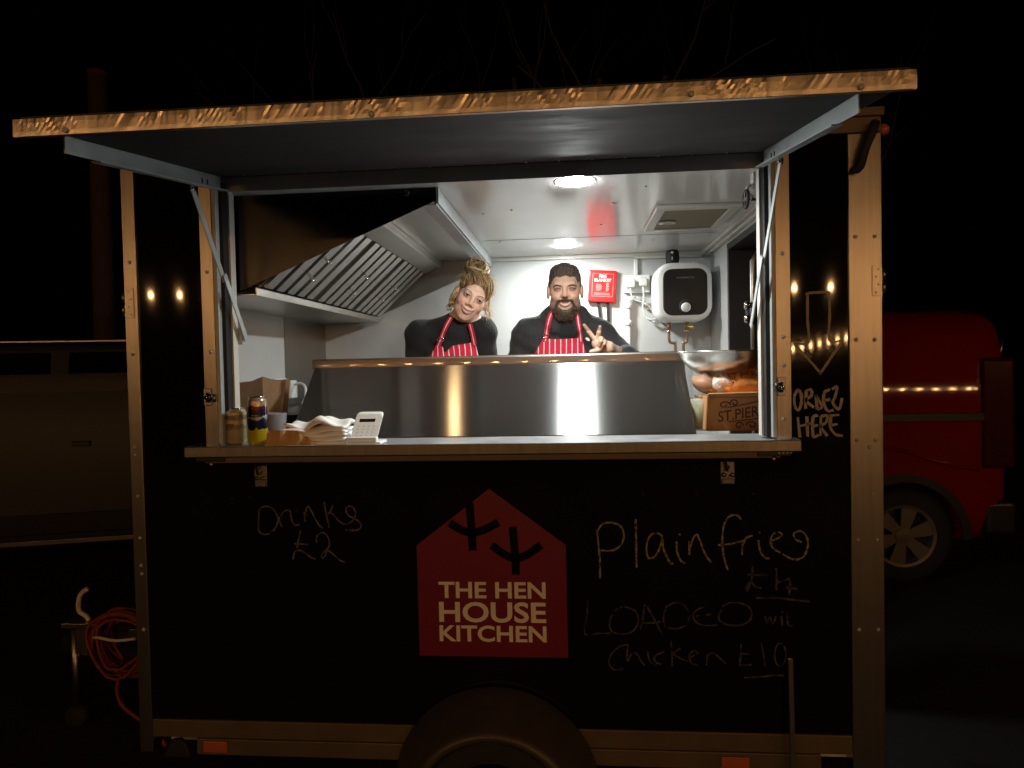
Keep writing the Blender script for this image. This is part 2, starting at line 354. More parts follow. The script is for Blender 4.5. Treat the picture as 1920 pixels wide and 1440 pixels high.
MB().lathe([(.012, -.012), (.020, -.008), (.020, .008), (.012, .012)], (2.325, .97, 1.395), 'x', 14).build('clamp_knob', 'chrome', gr, smooth=True)
# cornice strips and trunking where wall meets ceiling
box('coving', 'offwhite', T, .0805, 2.309, 1.700, 1.7195, 1.803, 1.8245, .003)
box('coving', 'offwhite', T, 2.285, 2.3095, .0515, 1.6995, 1.797, 1.8245, .004)
MB().box(2.262, 2.284, .06, 1.699, 1.806, 1.8245).build('cable_duct', 'offwhite', T, bevel=.003)
for (x, y) in ((1.80, .22), (1.70, .45), (1.71, .46), (1.67, .86), (1.18, .55), (.98 + .2, 1.2), (1.30, .5), (1.95, 1.3)):
    MB().lathe([(.0045, 1.8248), (.0045, 1.8225), (.002, 1.822)], (x, y, 0), 'z', 8).build('ceiling_screw', 'grey', ce)
MB().box(1.10, 2.26, 1.155, 1.158, 1.8238, 1.8248).build('ceiling_joint', 'grey', ce)
# --- inner hatch frame
box('hatch_frame', 'galv', T, .3215, .336, -.002, .0515, .957, 1.867, .0015); box('hatch_frame', 'galv', T, 2.163, 2.1755, -.002, .0515, .957, 1.867, .0015)
box('hatch_seal', 'rubber', T, .3365, .349, .020, .085, .957, 1.85, 0); box('hatch_seal', 'rubber', T, 2.150, 2.1625, .020, .085, .957, 1.85, 0)
box('inner_lip', 'offwhite', T, .3495, .356, .055, .09, .957, 1.845, 0); box('inner_lip', 'offwhite', T, 2.143, 2.1495, .055, .09, .957, 1.845, 0)
# latches on the jambs
for x, s in ((.290, 1), (2.19, -1)):
    lt = MB().box(x - .012, x + .012, -.012, -.0035, 1.09, 1.15).build('latch', 'steel_dark', T, bevel=.002)
    MB().tube([(x, -.012, 1.105), (x + .02 * s, -.022, 1.11), (x + .022 * s, -.022, 1.125), (x, -.012, 1.13)], .005, 8).build('hook', 'blackplastic', lt, smooth=True)
    MB().lathe([(.008, -.012), (.008, -.02), (.004, -.023)], (x + .002 * s, 0, 1.117), 'y', 12).build('catch_stud', 'chrome', lt, smooth=True)
# --- raised hatch flap (slopes slightly down outwards)
Hy, Hz, Fy, Fz = -.004, 1.862, -.808, 1.752
def fl(x, t, off): # point on the flap, t 0 hinge..1 edge, off measured upward from its underside
    return (x, Hy + (Fy - Hy) * t, Hz + (Fz - Hz) * t + off)
flap = MB().hexa([fl(.312, 0, 0), fl(2.214, 0, 0), fl(2.214, .995, 0), fl(.312, .995, 0), fl(.312, 0, .03), fl(2.214, 0, .03), fl(2.214, .995, .03), fl(.312, .995, .03)]).build('hatch_flap', 'flap', T)
fas = MB(); nx_, nz_ = 300, 4; rr0 = random.Random(11); rip = [0.0]
for i in range(nx_): rip.append(.1 * rip[-1] + rr0.uniform(-1, 1))
for k in range(nz_ + 1):
    for i in range(nx_ + 1):
        t = i / nx_; zz = 1.7335 + .038 * k / nz_; sh_ = int(i + .8 * math.sin(i * .11) * k) % nx_
        fas.v.append((.306 + 1.9125 * t, -.8205 + .0005 * rip[sh_] + .0012 * rip[sh_] * (k / nz_ - .5) + (.0003 if k in (0, nz_) else 0), zz))
for k in range(nz_):
    for i in range(nx_): a = k * (nx_ + 1) + i; fas.f.append((a, a + 1, a + nx_ + 2, a + nx_ + 1))
fas.box(.306, 2.2185, -.8165, -.8085, 1.7335, 1.7715)
fas = fas.build('flap_edge', 'tape', flap, smooth=False)
bolts([(.431, 1.7415), (1.118, 1.7405), (1.78, 1.746), (2.111, 1.7415)], -.822, fas)
MB().box(.306, 2.2185, -.8075, -.79, 1.7395, 1.7425).build('flap_lip', 'steel_dark', flap)
MB().tube([(.33, -.006, 1.869), (2.2, -.006, 1.869)], .006, 8).build('piano_hinge', 'rubber', flap, smooth=True)
for k in range(16):
    x = .45 + k * .105; p = fl(x, .03, -.0005)
    MB().lathe([(.005, 0), (.005, -.003), (.002, -.0042)], p, 'z', 8).build('rivet', 'steel_dark', flap, smooth=True)
for x0, s in ((.362, 1), (2.143, -1)):
    # angle bracket: upright web and inward lower flange, tapering to its outer end
    a0 = fl(x0, .02, -.001); a1 = fl(x0, .915, -.001); b1 = fl(x0, .915, -.046); b0 = fl(x0, .02, -.046); c1 = fl(x0, .80, -.052)
    br = MB().hexa([a0, fl(x0 + .004 * s, .02, -.001), fl(x0 + .004 * s, .915, -.001), a1, b0, fl(x0 + .004 * s, .02, -.046), fl(x0 + .004 * s, .915, -.042), fl(x0, .915, -.042)])
    br.hexa([fl(x0, .0, -.046), fl(x0 + .026 * s, .0, -.046), fl(x0 + .026 * s, .80, -.046), fl(x0, .80, -.046), fl(x0, .0, -.050), fl(x0 + .026 * s, .0, -.050), fl(x0 + .026 * s, .80, -.050), fl(x0, .80, -.050)])
    bo = br.build('flap_bracket', 'galv', flap, bevel=.001)
    for t in (.125, .165):
        q = fl(x0 + .0045 * s, t, -.030); MB().bar((q[0], q[1], q[2] - .008), (q[0], q[1], q[2] + .008), .007, .002, (0, 1, 0)).build('slot', 'rubber', bo)
    # folding stay
    hi_ = (x0 + .006 * s, -.20, 1.775); lo_ = (x0 + .012 * s, .105, 1.315); mid = tuple(.42 * a + .58 * b for a, b in zip(hi_, lo_)); mid2 = (mid[0] + .007 * s, mid[1] - .012, mid[2] + .02)
    st = MB().bar(hi_, mid, .024, .004, (0, 1, .2)).build('stay_arm', 'galv', flap, bevel=.001)
    MB().bar(mid2, (lo_[0] + .006 * s, lo_[1], lo_[2]), .024, .004, (0, 1, .2)).build('stay_link', 'galv', st, bevel=.001)
    MB().lathe([(.009, -.006), (.009, .006)], hi_, 'x', 12).build('stay_pivot', 'chrome', st, smooth=True)
    MB().box(x0 - .008 * s if s < 0 else x0 - .008, x0 + .008, .09, .118, 1.30, 1.36).build('stay_foot', 'galv', st)
# black hold-back strap and marker lamp at the right top corner
MB().tube(smooth_path([(2.475, -.02, 1.93), (2.462, -.03, 1.90), (2.44, -.03, 1.845), (2.428, -.028, 1.80), (2.418, -.025, 1.785), (2.408, -.02, 1.792)], 4), [.014] * 6 + [.013] * 8 + [.011] * 7, 8).build('rubber_strap', 'rubber', T, smooth=True)
MB().lathe([(.018, 0), (.018, .02), (.012, .03)], (2.50, .02, 1.918), 'x', 16).build('marker_lamp', 'amber', T, smooth=True)
# --- serving shelf
sh = MB().box(.246, 2.221, -.0655, .1995, .930, .950).build('serving_shelf', 'shelf_top', T)
MB().box(.240, 2.227, -.078, -.066, .921, .957).build('shelf_edge', 'alu', sh, bevel=.003)
MB().box(.240, .2458, -.0655, -.004, .921, .957).build('shelf_edge', 'alu', sh, bevel=.001)
MB().box(2.2212, 2.227, -.0655, -.004, .921, .957).build('shelf_edge', 'alu', sh, bevel=.001)
MB().box(.30, 2.17, -.055, -.038, .899, .929).build('shelf_lip', 'alu_rail', sh, bevel=.002)
for x in (.27, 2.10): box('stop_block', 'blackplastic', sh, x, x + .10, -.064, -.034, .905, .920 + .009, .003); MB().lathe([(.008, .885), (.008, .905)], (x + .05, -.05, 0), 'z', 10).build('foot_stud', 'alu', sh, smooth=True)
for k in range(4): MB().lathe([(.003, -.0645), (.003, -.0665)], (2.175 + k * .012 - .012, 0, .916), 'y', 8).build('stud', 'alu', sh)
for x in (.466, 2.020):
    h = box('shelf_hinge', 'alu', T, x - .022, x + .022, -.002, .0025, .808, .882, .002)
    MB().bar((x - .012, -.02, .905), (x - .004, -.012, .852), .007, .007).build('prop_arm', 'blackplastic', h)
    for dx in (-.013, .013): MB().lathe([(.001, -.016), (.007, -.013), (.008, -.007), (.006, -.002)], (x + dx, 0, .84), 'y', 14).build('knob', 'alu', h, smooth=True)
    MB().lathe([(.001, -.012), (.006, -.010), (.006, -.002)], (x, 0, .864), 'y', 12).build('knob', 'alu', h, smooth=True)
    MB().box(x - .019, x + .019, -.009, -.0022, .810, .828).build('hinge_barrel', 'alu', h, bevel=.003)
# --- wheel and mudguard
wx, wz = 1.252, -.205
def arc(r, n=28, a0=-.12, a1=math.pi + .12): return [(wx + r * math.cos(a0 + (a1 - a0) * i / n), wz + r * math.sin(a0 + (a1 - a0) * i / n)) for i in range(n + 1)]
mg = MB(); rows = [(arc(.345), -.010), (arc(.337), -.045), (arc(.300), -.105), (arc(.275), -.150), (arc(.262), -.166), (arc(.246), -.168), (arc(.24), -.162), (arc(.25), -.02)]
for pr, y in rows: mg.v += [(a, y, b) for a, b in pr]
n_ = len(rows[0][0])
for i in range(len(rows) - 1):
    for j in range(n_ - 1): mg.f.append((i * n_ + j, i * n_ + j + 1, (i + 1) * n_ + j + 1, (i + 1) * n_ + j))
mg.build('mudguard', mat('mudguard_plastic', (.055, .045, .036), .42, noise=.4, nscale=12), T, smooth=True)
wh = MB().lathe([(.12, -.04), (.20, -.035), (.228, -.05), (.236, -.07), (.236, -.13), (.228, -.145), (.20, -.152), (.165, -.148)], (wx, 0, wz), 'y', 40).build('tyre', 'tyre', T, smooth=True)
MB().lathe([(.165, -.148), (.16, -.12), (.12, -.11), (.06, -.135), (.02, -.14)], (wx, 0, wz), 'y', 32).build('wheel_disc', 'alu_rail', wh, smooth=True)
# --- house logo, lettering and hand-drawn writing on the skin
house = [(1.247, .798), (1.497, .611), (1.498, .236), (1.0, .236), (.999, .609)]
lg = MB().prism(house, .0008, .0028).build('house_sign', 'red_vinyl', low)
ft = lambda c, toes: [(c, t) for t in toes]
for c, toes, heel in (((1.187, .649), [(1.181, .752), (1.112, .685), (1.276, .687)], (1.188, .592)), ((1.331, .562), [(1.323, .672), (1.252, .610), (1.416, .611)], (1.330, .512))):
    mb = MB()
    for tp in toes + [heel]:
        ribbon(mb, [c, ((c[0] * .5 + tp[0] * .5), (c[1] * .52 + tp[1] * .48) - .004), tp], .027, .0006, 0, .0006)
    mb.build('bird_footprint', 'black', low)
text('lettering', 'THE HEN', 'cream', low, 1.070, 1.428, .4325, .487, .0006, .022)
text('lettering', 'HOUSE', 'cream', low, 1.070, 1.428, .351, .420, .0006, .022)
text('lettering', 'KITCHEN', 'cream', low, 1.070, 1.428, .286, .341, .0006, .022)
STROKES = {
'drinks': [[(0.455,0.720),(0.452,0.697),(0.452,0.659),(0.466,0.647),(0.486,0.648),(0.506,0.663),(0.519,0.685),(0.519,0.708),(0.508,0.729),(0.493,0.740),(0.473,0.742),(0.459,0.734),(0.452,0.720)],
  [(0.525,0.706),(0.527,0.691),(0.532,0.674)],
  [(0.531,0.708),(0.543,0.725),(0.563,0.727),(0.566,0.708),(0.573,0.685),(0.584,0.677),(0.596,0.681)],
  [(0.588,0.729),(0.590,0.722)],
  [(0.613,0.723),(0.616,0.689)],
  [(0.615,0.712),(0.623,0.736),(0.631,0.739),(0.644,0.715),(0.658,0.687),(0.672,0.671),(0.677,0.670)],
  [(0.684,0.757),(0.690,0.719),(0.699,0.670)],
  [(0.714,0.745),(0.706,0.726),(0.694,0.715)],
  [(0.700,0.719),(0.713,0.715),(0.728,0.698),(0.747,0.683),(0.766,0.683),(0.784,0.696),(0.792,0.715),(0.787,0.734),(0.774,0.742),(0.762,0.738),(0.760,0.724),(0.769,0.709),(0.788,0.700),(0.805,0.687),(0.810,0.674),(0.800,0.662),(0.781,0.660),(0.754,0.662)]],
'two_pounds': [[(0.599,0.659),(0.591,0.628),(0.584,0.598)],
  [(0.575,0.614),(0.598,0.613),(0.625,0.611)],
  [(0.570,0.558),(0.572,0.575),(0.582,0.590),(0.601,0.590),(0.620,0.577),(0.639,0.564),(0.649,0.562)],
  [(0.654,0.617),(0.654,0.636),(0.665,0.649),(0.681,0.651),(0.694,0.636),(0.699,0.617),(0.695,0.602),(0.679,0.587),(0.670,0.572),(0.674,0.564),(0.684,0.575),(0.688,0.591),(0.700,0.587),(0.717,0.572),(0.732,0.558),(0.751,0.552)]],
'plain_fries': [[(1.600,0.658),(1.605,0.601),(1.608,0.557),(1.607,0.501)],
  [(1.600,0.655),(1.619,0.680),(1.651,0.684),(1.678,0.671),(1.687,0.642),(1.677,0.611),(1.649,0.593),(1.612,0.593)],
  [(1.726,0.696),(1.726,0.620),(1.726,0.537)],
  [(1.811,0.639),(1.795,0.650),(1.774,0.644),(1.761,0.617),(1.760,0.582),(1.769,0.567),(1.788,0.576),(1.804,0.608),(1.811,0.636),(1.813,0.601),(1.825,0.570),(1.836,0.551),(1.844,0.551)],
  [(1.856,0.623),(1.857,0.589),(1.868,0.561),(1.881,0.551)],
  [(1.864,0.648),(1.868,0.643)],
  [(1.896,0.623),(1.896,0.579)],
  [(1.899,0.601),(1.909,0.633),(1.921,0.645),(1.933,0.617),(1.947,0.580),(1.965,0.555)],
  [(2.063,0.692),(2.049,0.707),(2.028,0.706),(2.010,0.686),(2.002,0.645),(2.002,0.595),(2.009,0.558),(2.017,0.530)],
  [(1.987,0.611),(2.021,0.614),(2.060,0.623)],
  [(2.064,0.627),(2.063,0.580)],
  [(2.064,0.608),(2.075,0.633),(2.096,0.642)],
  [(2.114,0.627),(2.120,0.589),(2.135,0.571),(2.148,0.568)],
  [(2.116,0.655),(2.119,0.649)],
  [(2.156,0.625),(2.186,0.639),(2.183,0.651),(2.163,0.648),(2.152,0.627),(2.159,0.602),(2.183,0.586)],
  [(2.189,0.583),(2.206,0.572),(2.230,0.565),(2.254,0.574),(2.268,0.608),(2.264,0.639),(2.246,0.656),(2.225,0.648),(2.231,0.630),(2.249,0.620)]],
'four_pounds': [[(2.095,0.543),(2.092,0.502),(2.076,0.461)],
  [(2.079,0.516),(2.140,0.514)],
  [(2.073,0.468),(2.089,0.493),(2.101,0.477),(2.122,0.471)],
  [(2.169,0.537),(2.170,0.503),(2.168,0.465)],
  [(2.170,0.490),(2.200,0.498),(2.209,0.503),(2.211,0.478),(2.208,0.450)],
  [(2.199,0.475),(2.235,0.469)],
  [(2.103,0.440),(2.169,0.440),(2.217,0.435),(2.273,0.429)]],
'loaded_with': [[(1.567,0.426),(1.562,0.378),(1.555,0.316),(1.597,0.318),(1.638,0.319)],
  [(1.680,0.408),(1.652,0.392),(1.635,0.354),(1.644,0.325),(1.679,0.317),(1.713,0.329),(1.729,0.361),(1.720,0.393),(1.686,0.408)],
  [(1.735,0.332),(1.745,0.380),(1.752,0.415),(1.773,0.380),(1.791,0.346),(1.806,0.314)],
  [(1.738,0.355),(1.772,0.355),(1.800,0.359)],
  [(1.816,0.400),(1.810,0.368),(1.815,0.340)],
  [(1.816,0.406),(1.847,0.422),(1.878,0.413),(1.893,0.382),(1.883,0.350),(1.852,0.337),(1.821,0.340)],
  [(1.945,0.410),(1.921,0.401),(1.905,0.382),(1.917,0.357),(1.950,0.348),(1.981,0.351)],
  [(1.914,0.379),(1.963,0.385)],
  [(1.997,0.401),(1.987,0.383),(1.990,0.364),(2.017,0.351),(2.060,0.352),(2.087,0.371),(2.088,0.402),(2.061,0.421),(2.024,0.424),(1.997,0.411)],
  [(2.132,0.381),(2.138,0.359),(2.147,0.378),(2.156,0.356),(2.166,0.381)],
  [(2.183,0.381),(2.186,0.350)],
  [(2.185,0.396),(2.187,0.391)],
  [(2.202,0.391),(2.204,0.354),(2.219,0.351)],
  [(2.198,0.377),(2.216,0.380)]],
'chicken_ten_pounds': [[(1.697,0.284),(1.665,0.274),(1.637,0.245),(1.632,0.216),(1.651,0.198),(1.677,0.201)],
  [(1.694,0.284),(1.690,0.240),(1.693,0.227),(1.705,0.253),(1.721,0.253),(1.736,0.228),(1.748,0.214)],
  [(1.758,0.260),(1.764,0.228),(1.786,0.214)],
  [(1.811,0.261),(1.783,0.247),(1.780,0.228),(1.801,0.219)],
  [(1.833,0.296),(1.836,0.255),(1.835,0.213)],
  [(1.864,0.274),(1.842,0.255),(1.863,0.239),(1.887,0.230)],
  [(1.894,0.243),(1.918,0.256),(1.906,0.265),(1.891,0.249),(1.897,0.224),(1.918,0.218)],
  [(1.945,0.218),(1.949,0.256)],
  [(1.949,0.244),(1.964,0.260),(1.986,0.244),(2.007,0.223)],
  [(2.056,0.289),(2.054,0.252),(2.049,0.217)],
  [(2.056,0.258),(2.083,0.257)],
  [(2.049,0.219),(2.088,0.222)],
  [(2.119,0.293),(2.125,0.259),(2.131,0.218)],
  [(2.185,0.291),(2.171,0.291),(2.161,0.259),(2.167,0.225),(2.185,0.221),(2.196,0.254),(2.191,0.285)],
  [(2.064,0.179),(2.118,0.184),(2.166,0.189),(2.190,0.188)]],
'arrow': [[(2.273,1.407),(2.277,1.413),(2.335,1.414),(2.340,1.405),(2.342,1.350),(2.341,1.262),(2.376,1.258),(2.346,1.210),(2.313,1.161),(2.310,1.162),(2.275,1.205),(2.240,1.245),(2.239,1.254),(2.276,1.258),(2.274,1.330),(2.275,1.407)]],
'order': [[(2.242,1.110),(2.231,1.086),(2.233,1.055),(2.243,1.043),(2.252,1.063),(2.252,1.094),(2.242,1.110)],
  [(2.268,1.105),(2.265,1.047)],
  [(2.268,1.105),(2.283,1.107),(2.284,1.089),(2.267,1.074),(2.291,1.051)],
  [(2.297,1.091),(2.301,1.045)],
  [(2.297,1.091),(2.315,1.053),(2.301,1.045)],
  [(2.324,1.100),(2.320,1.071),(2.332,1.040),(2.351,1.042)],
  [(2.324,1.100),(2.341,1.108)],
  [(2.321,1.073),(2.341,1.075)],
  [(2.347,1.108),(2.362,1.115),(2.356,1.084),(2.349,1.066),(2.360,1.048),(2.370,1.048),(2.377,1.079)]],
'here': [[(2.241,1.021),(2.247,0.956)],
  [(2.269,1.023),(2.271,0.958)],
  [(2.245,0.992),(2.280,1.000)],
  [(2.304,1.024),(2.288,1.019),(2.288,0.960),(2.305,0.964)],
  [(2.288,0.991),(2.303,0.995)],
  [(2.312,1.022),(2.310,0.960)],
  [(2.312,1.022),(2.331,1.024),(2.327,1.002),(2.312,0.991),(2.331,0.959)],
  [(2.338,1.024),(2.368,1.026)],
  [(2.343,1.022),(2.340,0.990),(2.352,0.968),(2.365,0.961),(2.378,0.960)],
  [(2.340,0.993),(2.363,0.997)]],
}
for key, m, w, par in (('drinks', 'chalk_faint', .0048, low), ('two_pounds', 'chalk_faint', .005, low), ('plain_fries', 'chalk', .0062, low), ('four_pounds', 'chalk_ghost', .006, low), ('loaded_with', 'chalk_ghost', .0055, low),
                       ('chicken_ten_pounds', 'chalk_ghost', .0052, low), ('arrow', 'paint_pen', .0075, rp), ('order', 'paint_pen', .0085, rp), ('here', 'paint_pen', .0085, rp)):
    mb = MB()
    for s in STROKES[key]: ribbon(mb, s, w, .0024)
    mb.build('arrow_drawing' if key == 'arrow' else 'handwriting', m, par)
# slim upright bar standing in front of the panel
MB().bar((2.200, -.03, .26), (2.203, -.05, GZ), .016, .010).build('panel_bar', 'steel_dark', T, bevel=.002)

# ================================================================== fittings inside the trailer
# --- downlights
for k, (x, y, r, lab) in enumerate(((1.551, .112, .070, 'round lit ceiling downlight nearest the serving hatch'), (1.506, 1.374, .066, 'round lit ceiling downlight above the bearded man'))):
    d = empty('ceiling_light', (x, y, 1.825), lab, 'ceiling light', 'round downlights in the trailer ceiling')
    MB().lathe([(r, 1.8248), (r, 1.8240), (r - .004, 1.8236), (r - .005, 1.8242)], (x, y, 0), 'z', 36).build('bezel', 'white', d, smooth=True)
    MB().lathe([(r - .005, 1.8242), (r - .008, 1.8228), (r * .8, 1.8208), (r * .4, 1.8198), (.001, 1.8195)], (x, y, 0), 'z', 36, cap=False).build('diffuser', 'led', d)
# --- roof vent
v = empty('roof_vent', (2.04, .76, 1.825), 'white framed roof vent with tan mesh in the ceiling', 'vent')
x0, x1, y0, y1 = 1.872, 2.206, .52, 1.0
MB().box(x0, x1, y0, y0 + .045, 1.808, 1.8245).box(x0, x1, y1 - .045, y1, 1.808, 1.8245).box(x0, x0 + .04, y0 + .0455, y1 - .0455, 1.808, 1.8245).box(x1 - .04, x1, y0 + .0455, y1 - .0455, 1.808, 1.8245).build('frame', 'offwhite', v, bevel=.004)
MB().box(x0 + .0405, x1 - .0405, y0 + .0455, y1 - .0455, 1.814, 1.820).build('mesh_screen', 'beige', v)
MB().lathe([(.034, 1.8135), (.034, 1.806), (.020, 1.803), (.018, 1.808)], (1.955, .80, 0), 'z', 24).build('handle', 'offwhite', v, smooth=True)
MB().box(1.914, 1.93, .775, .825, 1.806, 1.8135).build('handle_tab', 'offwhite', v)
# --- extraction hood
H = empty('extraction_hood', (.6, .9, 1.47), 'stainless steel extraction hood with baffle filters above the left worktop', 'extractor hood')
prof = [(.085, 1.474), (.335, 1.478), (1.073, 1.779), (1.073, 1.8238), (.085, 1.8238)]
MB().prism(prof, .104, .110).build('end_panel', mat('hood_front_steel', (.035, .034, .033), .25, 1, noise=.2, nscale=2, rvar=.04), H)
MB().prism(prof, 1.690, 1.697).build('back_panel', 'steel_plain', H)
MB().box(.085, .088, .1105, 1.6895, 1.474, 1.82).box(.0885, .42, .1105, 1.6895, 1.474, 1.478).box(.416, .42, .1105, 1.6895, 1.4785, 1.50).build('drip_tray', 'steel_plain', H)
MB().box(.088, 1.06, .1105, 1.6895, 1.8135, 1.8195).build('top_sheet', 'steel_plain', H)
MB().box(1.066, 1.073, .1105, 1.6895, 1.765, 1.8238).box(1.0735, 1.082, .104, 1.697, 1.770, 1.8238).build('side_lip', 'galv', H)
MB().box(1.02, 1.0655, .1105, 1.6895, 1.765, 1.769).build('side_flange', 'galv', H)
MB().hexa([(.70, .112, 1.745), (.79, .112, 1.775), (.79, 1.688, 1.775), (.70, 1.688, 1.745), (.70, .112, 1.8130), (.79, .112, 1.8130), (.79, 1.688, 1.8130), (.70, 1.688, 1.8130)]).build('upper_channel', 'steel_plain', H, bevel=.003)
fa, fb = Vector((.425, 0, 1.505)), Vector((.700, 0, 1.755)); fn = Vector((.25, 0, -.275)).normalized()
for k in range(3):
    ya, yb = .122 + .52 * k, .122 + .52 * k + .51
    fr = MB()
    for (yy) in (ya, yb - .014): fr.hexa([(fa.x, yy, fa.z), (fa.x, yy + .014, fa.z), (fb.x, yy + .014, fb.z), (fb.x, yy, fb.z), (fa.x - .02, yy, fa.z + .02), (fa.x - .02, yy + .014, fa.z + .02), (fb.x - .02, yy + .014, fb.z + .02), (fb.x - .02, yy, fb.z + .02)])
    f = fr.build('filter', 'steel_dark', H)
    MB().hexa([(fa.x - .03, ya, fa.z + .03), (fa.x - .03, yb, fa.z + .03), (fb.x - .03, yb, fb.z + .03), (fb.x - .03, ya, fb.z + .03), (fa.x - .034, ya, fa.z + .034), (fa.x - .034, yb, fa.z + .034), (fb.x - .034, yb, fb.z + .034), (fb.x - .034, ya, fb.z + .034)]).build('filter_back', 'steel_plain', f)
    for j in range(5):
        yy = ya + .018 + j * .098
        p0 = fa + (fb - fa) * .02; p1 = fb - (fb - fa) * .02
        sl = MB()
        for (da, db, h) in ((0, .010, 1), (.010, .054, 0), (.054, .064, 1)):
            o0 = fn * .008 if not h else fn * -.006; o1 = fn * .010 if not h else fn * .010
            sl.hexa([p0 + o0 + Vector((0, yy + da, 0)), p0 + o0 + Vector((0, yy + db, 0)), p1 + o0 + Vector((0, yy + db, 0)), p1 + o0 + Vector((0, yy + da, 0)),
                     p0 + o1 + Vector((0, yy + da, 0)), p0 + o1 + Vector((0, yy + db, 0)), p1 + o1 + Vector((0, yy + db, 0)), p1 + o1 + Vector((0, yy + da, 0))])
        sl.build('baffle', 'slat', f)
    for q in (.30, .55):
        c = fa + (fb - fa) * q + fn * .012; yy = ya + .25
        MB().tube(smooth_path([c + Vector((0, yy - .02, 0)), c + fn * .022 + Vector((0, yy - .015, 0)), c + fn * .022 + Vector((0, yy + .015, 0)), c + Vector((0, yy + .02, 0))], 3), .003, 6).build('handle', 'chrome', f, smooth=True)
hl = MB().lathe([(.034, 1.813), (.034, 1.804), (.028, 1.801)], (.955, .20, 0), 'z', 24).build('lamp_housing', 'white', H, smooth=True)
MB().lathe([(.026, 1.8005), (.018, 1.796), (.001, 1.794)], (.955, .20, 0), 'z', 24, cap=False).build('lamp_lens', 'hood_lamp', hl, smooth=True)
MB().lathe([(.011, .1035), (.011, .098), (.006, .096)], (.97, 0, 1.808), 'y', 12).build('cable_gland', 'blackplastic', H, smooth=True)
# --- worktop at the left wall
W = empty('worktop', (.29, 1, -.05), 'black topped worktop below the hood at the left wall', 'worktop')
box('top', 'blackplastic', W, .0845, .50, .36, 1.68, .995, 1.03, .004)
box('cabinet', 'steel_plain', W, .0845, .485, .38, 1.68, -.049, .9945, .002)
# --- range with sloping steel guard
Rg = empty('cooking_range', (1.22, .5, -.05), 'long stainless steel range with sloping splash guard behind the shelf', 'range')
g0 = [(.485, .205, .952), (1.958, .205, .952)]; g1 = [(1.958, .462, 1.215), (.485, .462, 1.215)]
MB().hexa([(.484, .205, .952), (1.960, .205, .952), (1.958, .47, 1.214), (.488, .47, 1.214), (.484, .21, .947), (1.960, .21, .947), (1.958, .476, 1.209), (.488, .476, 1.209)]).build('splash_guard', 'steel', Rg, bevel=.0015)
rl = [(.4665 + .0024 * t - .0004 * (1 - ((t - .5) / .5) ** 2), 1.2085 + .031 * t) for t in [k / 10 for k in range(11)]] + [(.4705, 1.2425), (.473, 1.2455), (.479, 1.2470), (.505, 1.2475), (.505, 1.2085)]
MB().prism(rl, .478, 1.962, 'x').build('top_rail', 'rail', Rg, bevel=.0)
MB().prism([(.21, .94), (.473, 1.205), (.50, 1.205), (.50, .94)], .4835, .4865, 'x').build('guard_cheek', 'steel_dark', Rg)
MB().prism([(.21, .94), (.473, 1.205), (.50, 1.205), (.50, .94)], 1.9575, 1.9605, 'x').build('guard_cheek', 'steel_dark', Rg)
box('body', 'steel_dark', Rg, .505, 1.955, .23, .74, -.049, .93, .004)
box('hotplate', 'steel_plain', Rg, .505, 1.955, .505, .74, .931, .98, .004)
# --- water heater
Wh = empty('water_heater', (2.12, 1.58, 1.42), 'white rounded water heater with black front panel on the back wall', 'water heater')
def rrect(cx, cz, w, h, r, n=7):
    out = []
    for (sx, sz, a) in ((1, 1, 0), (-1, 1, 90), (-1, -1, 180), (1, -1, 270)):
        for i in range(n + 1):
            t = R_(a + 90 * i / n); out.append((cx + sx * (w / 2 - r) + r * math.cos(t), cz + sz * (h / 2 - r) + r * math.sin(t)))
    return out
def loft(rings, cap0=True, cap1=True):
    m = MB(); n = len(rings[0][0])
    for pr, y in rings: m.v += [(a, y, b) for a, b in pr]
    for i in range(len(rings) - 1):
        for j in range(n): m.f.append((i * n + j, i * n + (j + 1) % n, (i + 1) * n + (j + 1) % n, (i + 1) * n + j))
    if cap0: m.f.append(tuple(range(n)))
    if cap1: m.f.append(tuple(range((len(rings) - 1) * n, len(rings) * n))[::-1])
    return m
hx, hz = 2.121, 1.574
loft([(rrect(hx, hz, .255, .265, .07), 1.444), (rrect(hx, hz, .285, .295, .08), 1.450), (rrect(hx, hz, .299, .309, .085), 1.47), (rrect(hx, hz, .302, .312, .085), 1.56), (rrect(hx, hz, .302, .312, .085), 1.58), (rrect(hx, hz, .28, .29, .08), 1.7195)]).build('tank_casing', 'white', Wh, smooth=True)
loft([(rrect(hx + .006, hz - .002, .222, .236, .045), 1.4385), (rrect(hx + .006, hz - .002, .230, .244, .048), 1.4415), (rrect(hx + .006, hz - .002, .230, .244, .048), 1.446)]).build('front_panel', 'blackplastic', Wh, smooth=False, bevel=.001)
text('lettering', 'HAMMROSS', 'grey', Wh, 2.085, 2.175, 1.642, 1.651, 1.438, .01, .0006)
kn = MB().lathe([(.040, 1.4382), (.040, 1.435), (.034, 1.4345)], (2.133, 0, 1.492), 'y', 28).build('dial_ring', 'rubber', Wh, smooth=True)
MB().lathe([(.025, 1.4345), (.024, 1.420), (.018, 1.417)], (2.128, 0, 1.490), 'y', 24).build('dial', 'white', kn, smooth=True)
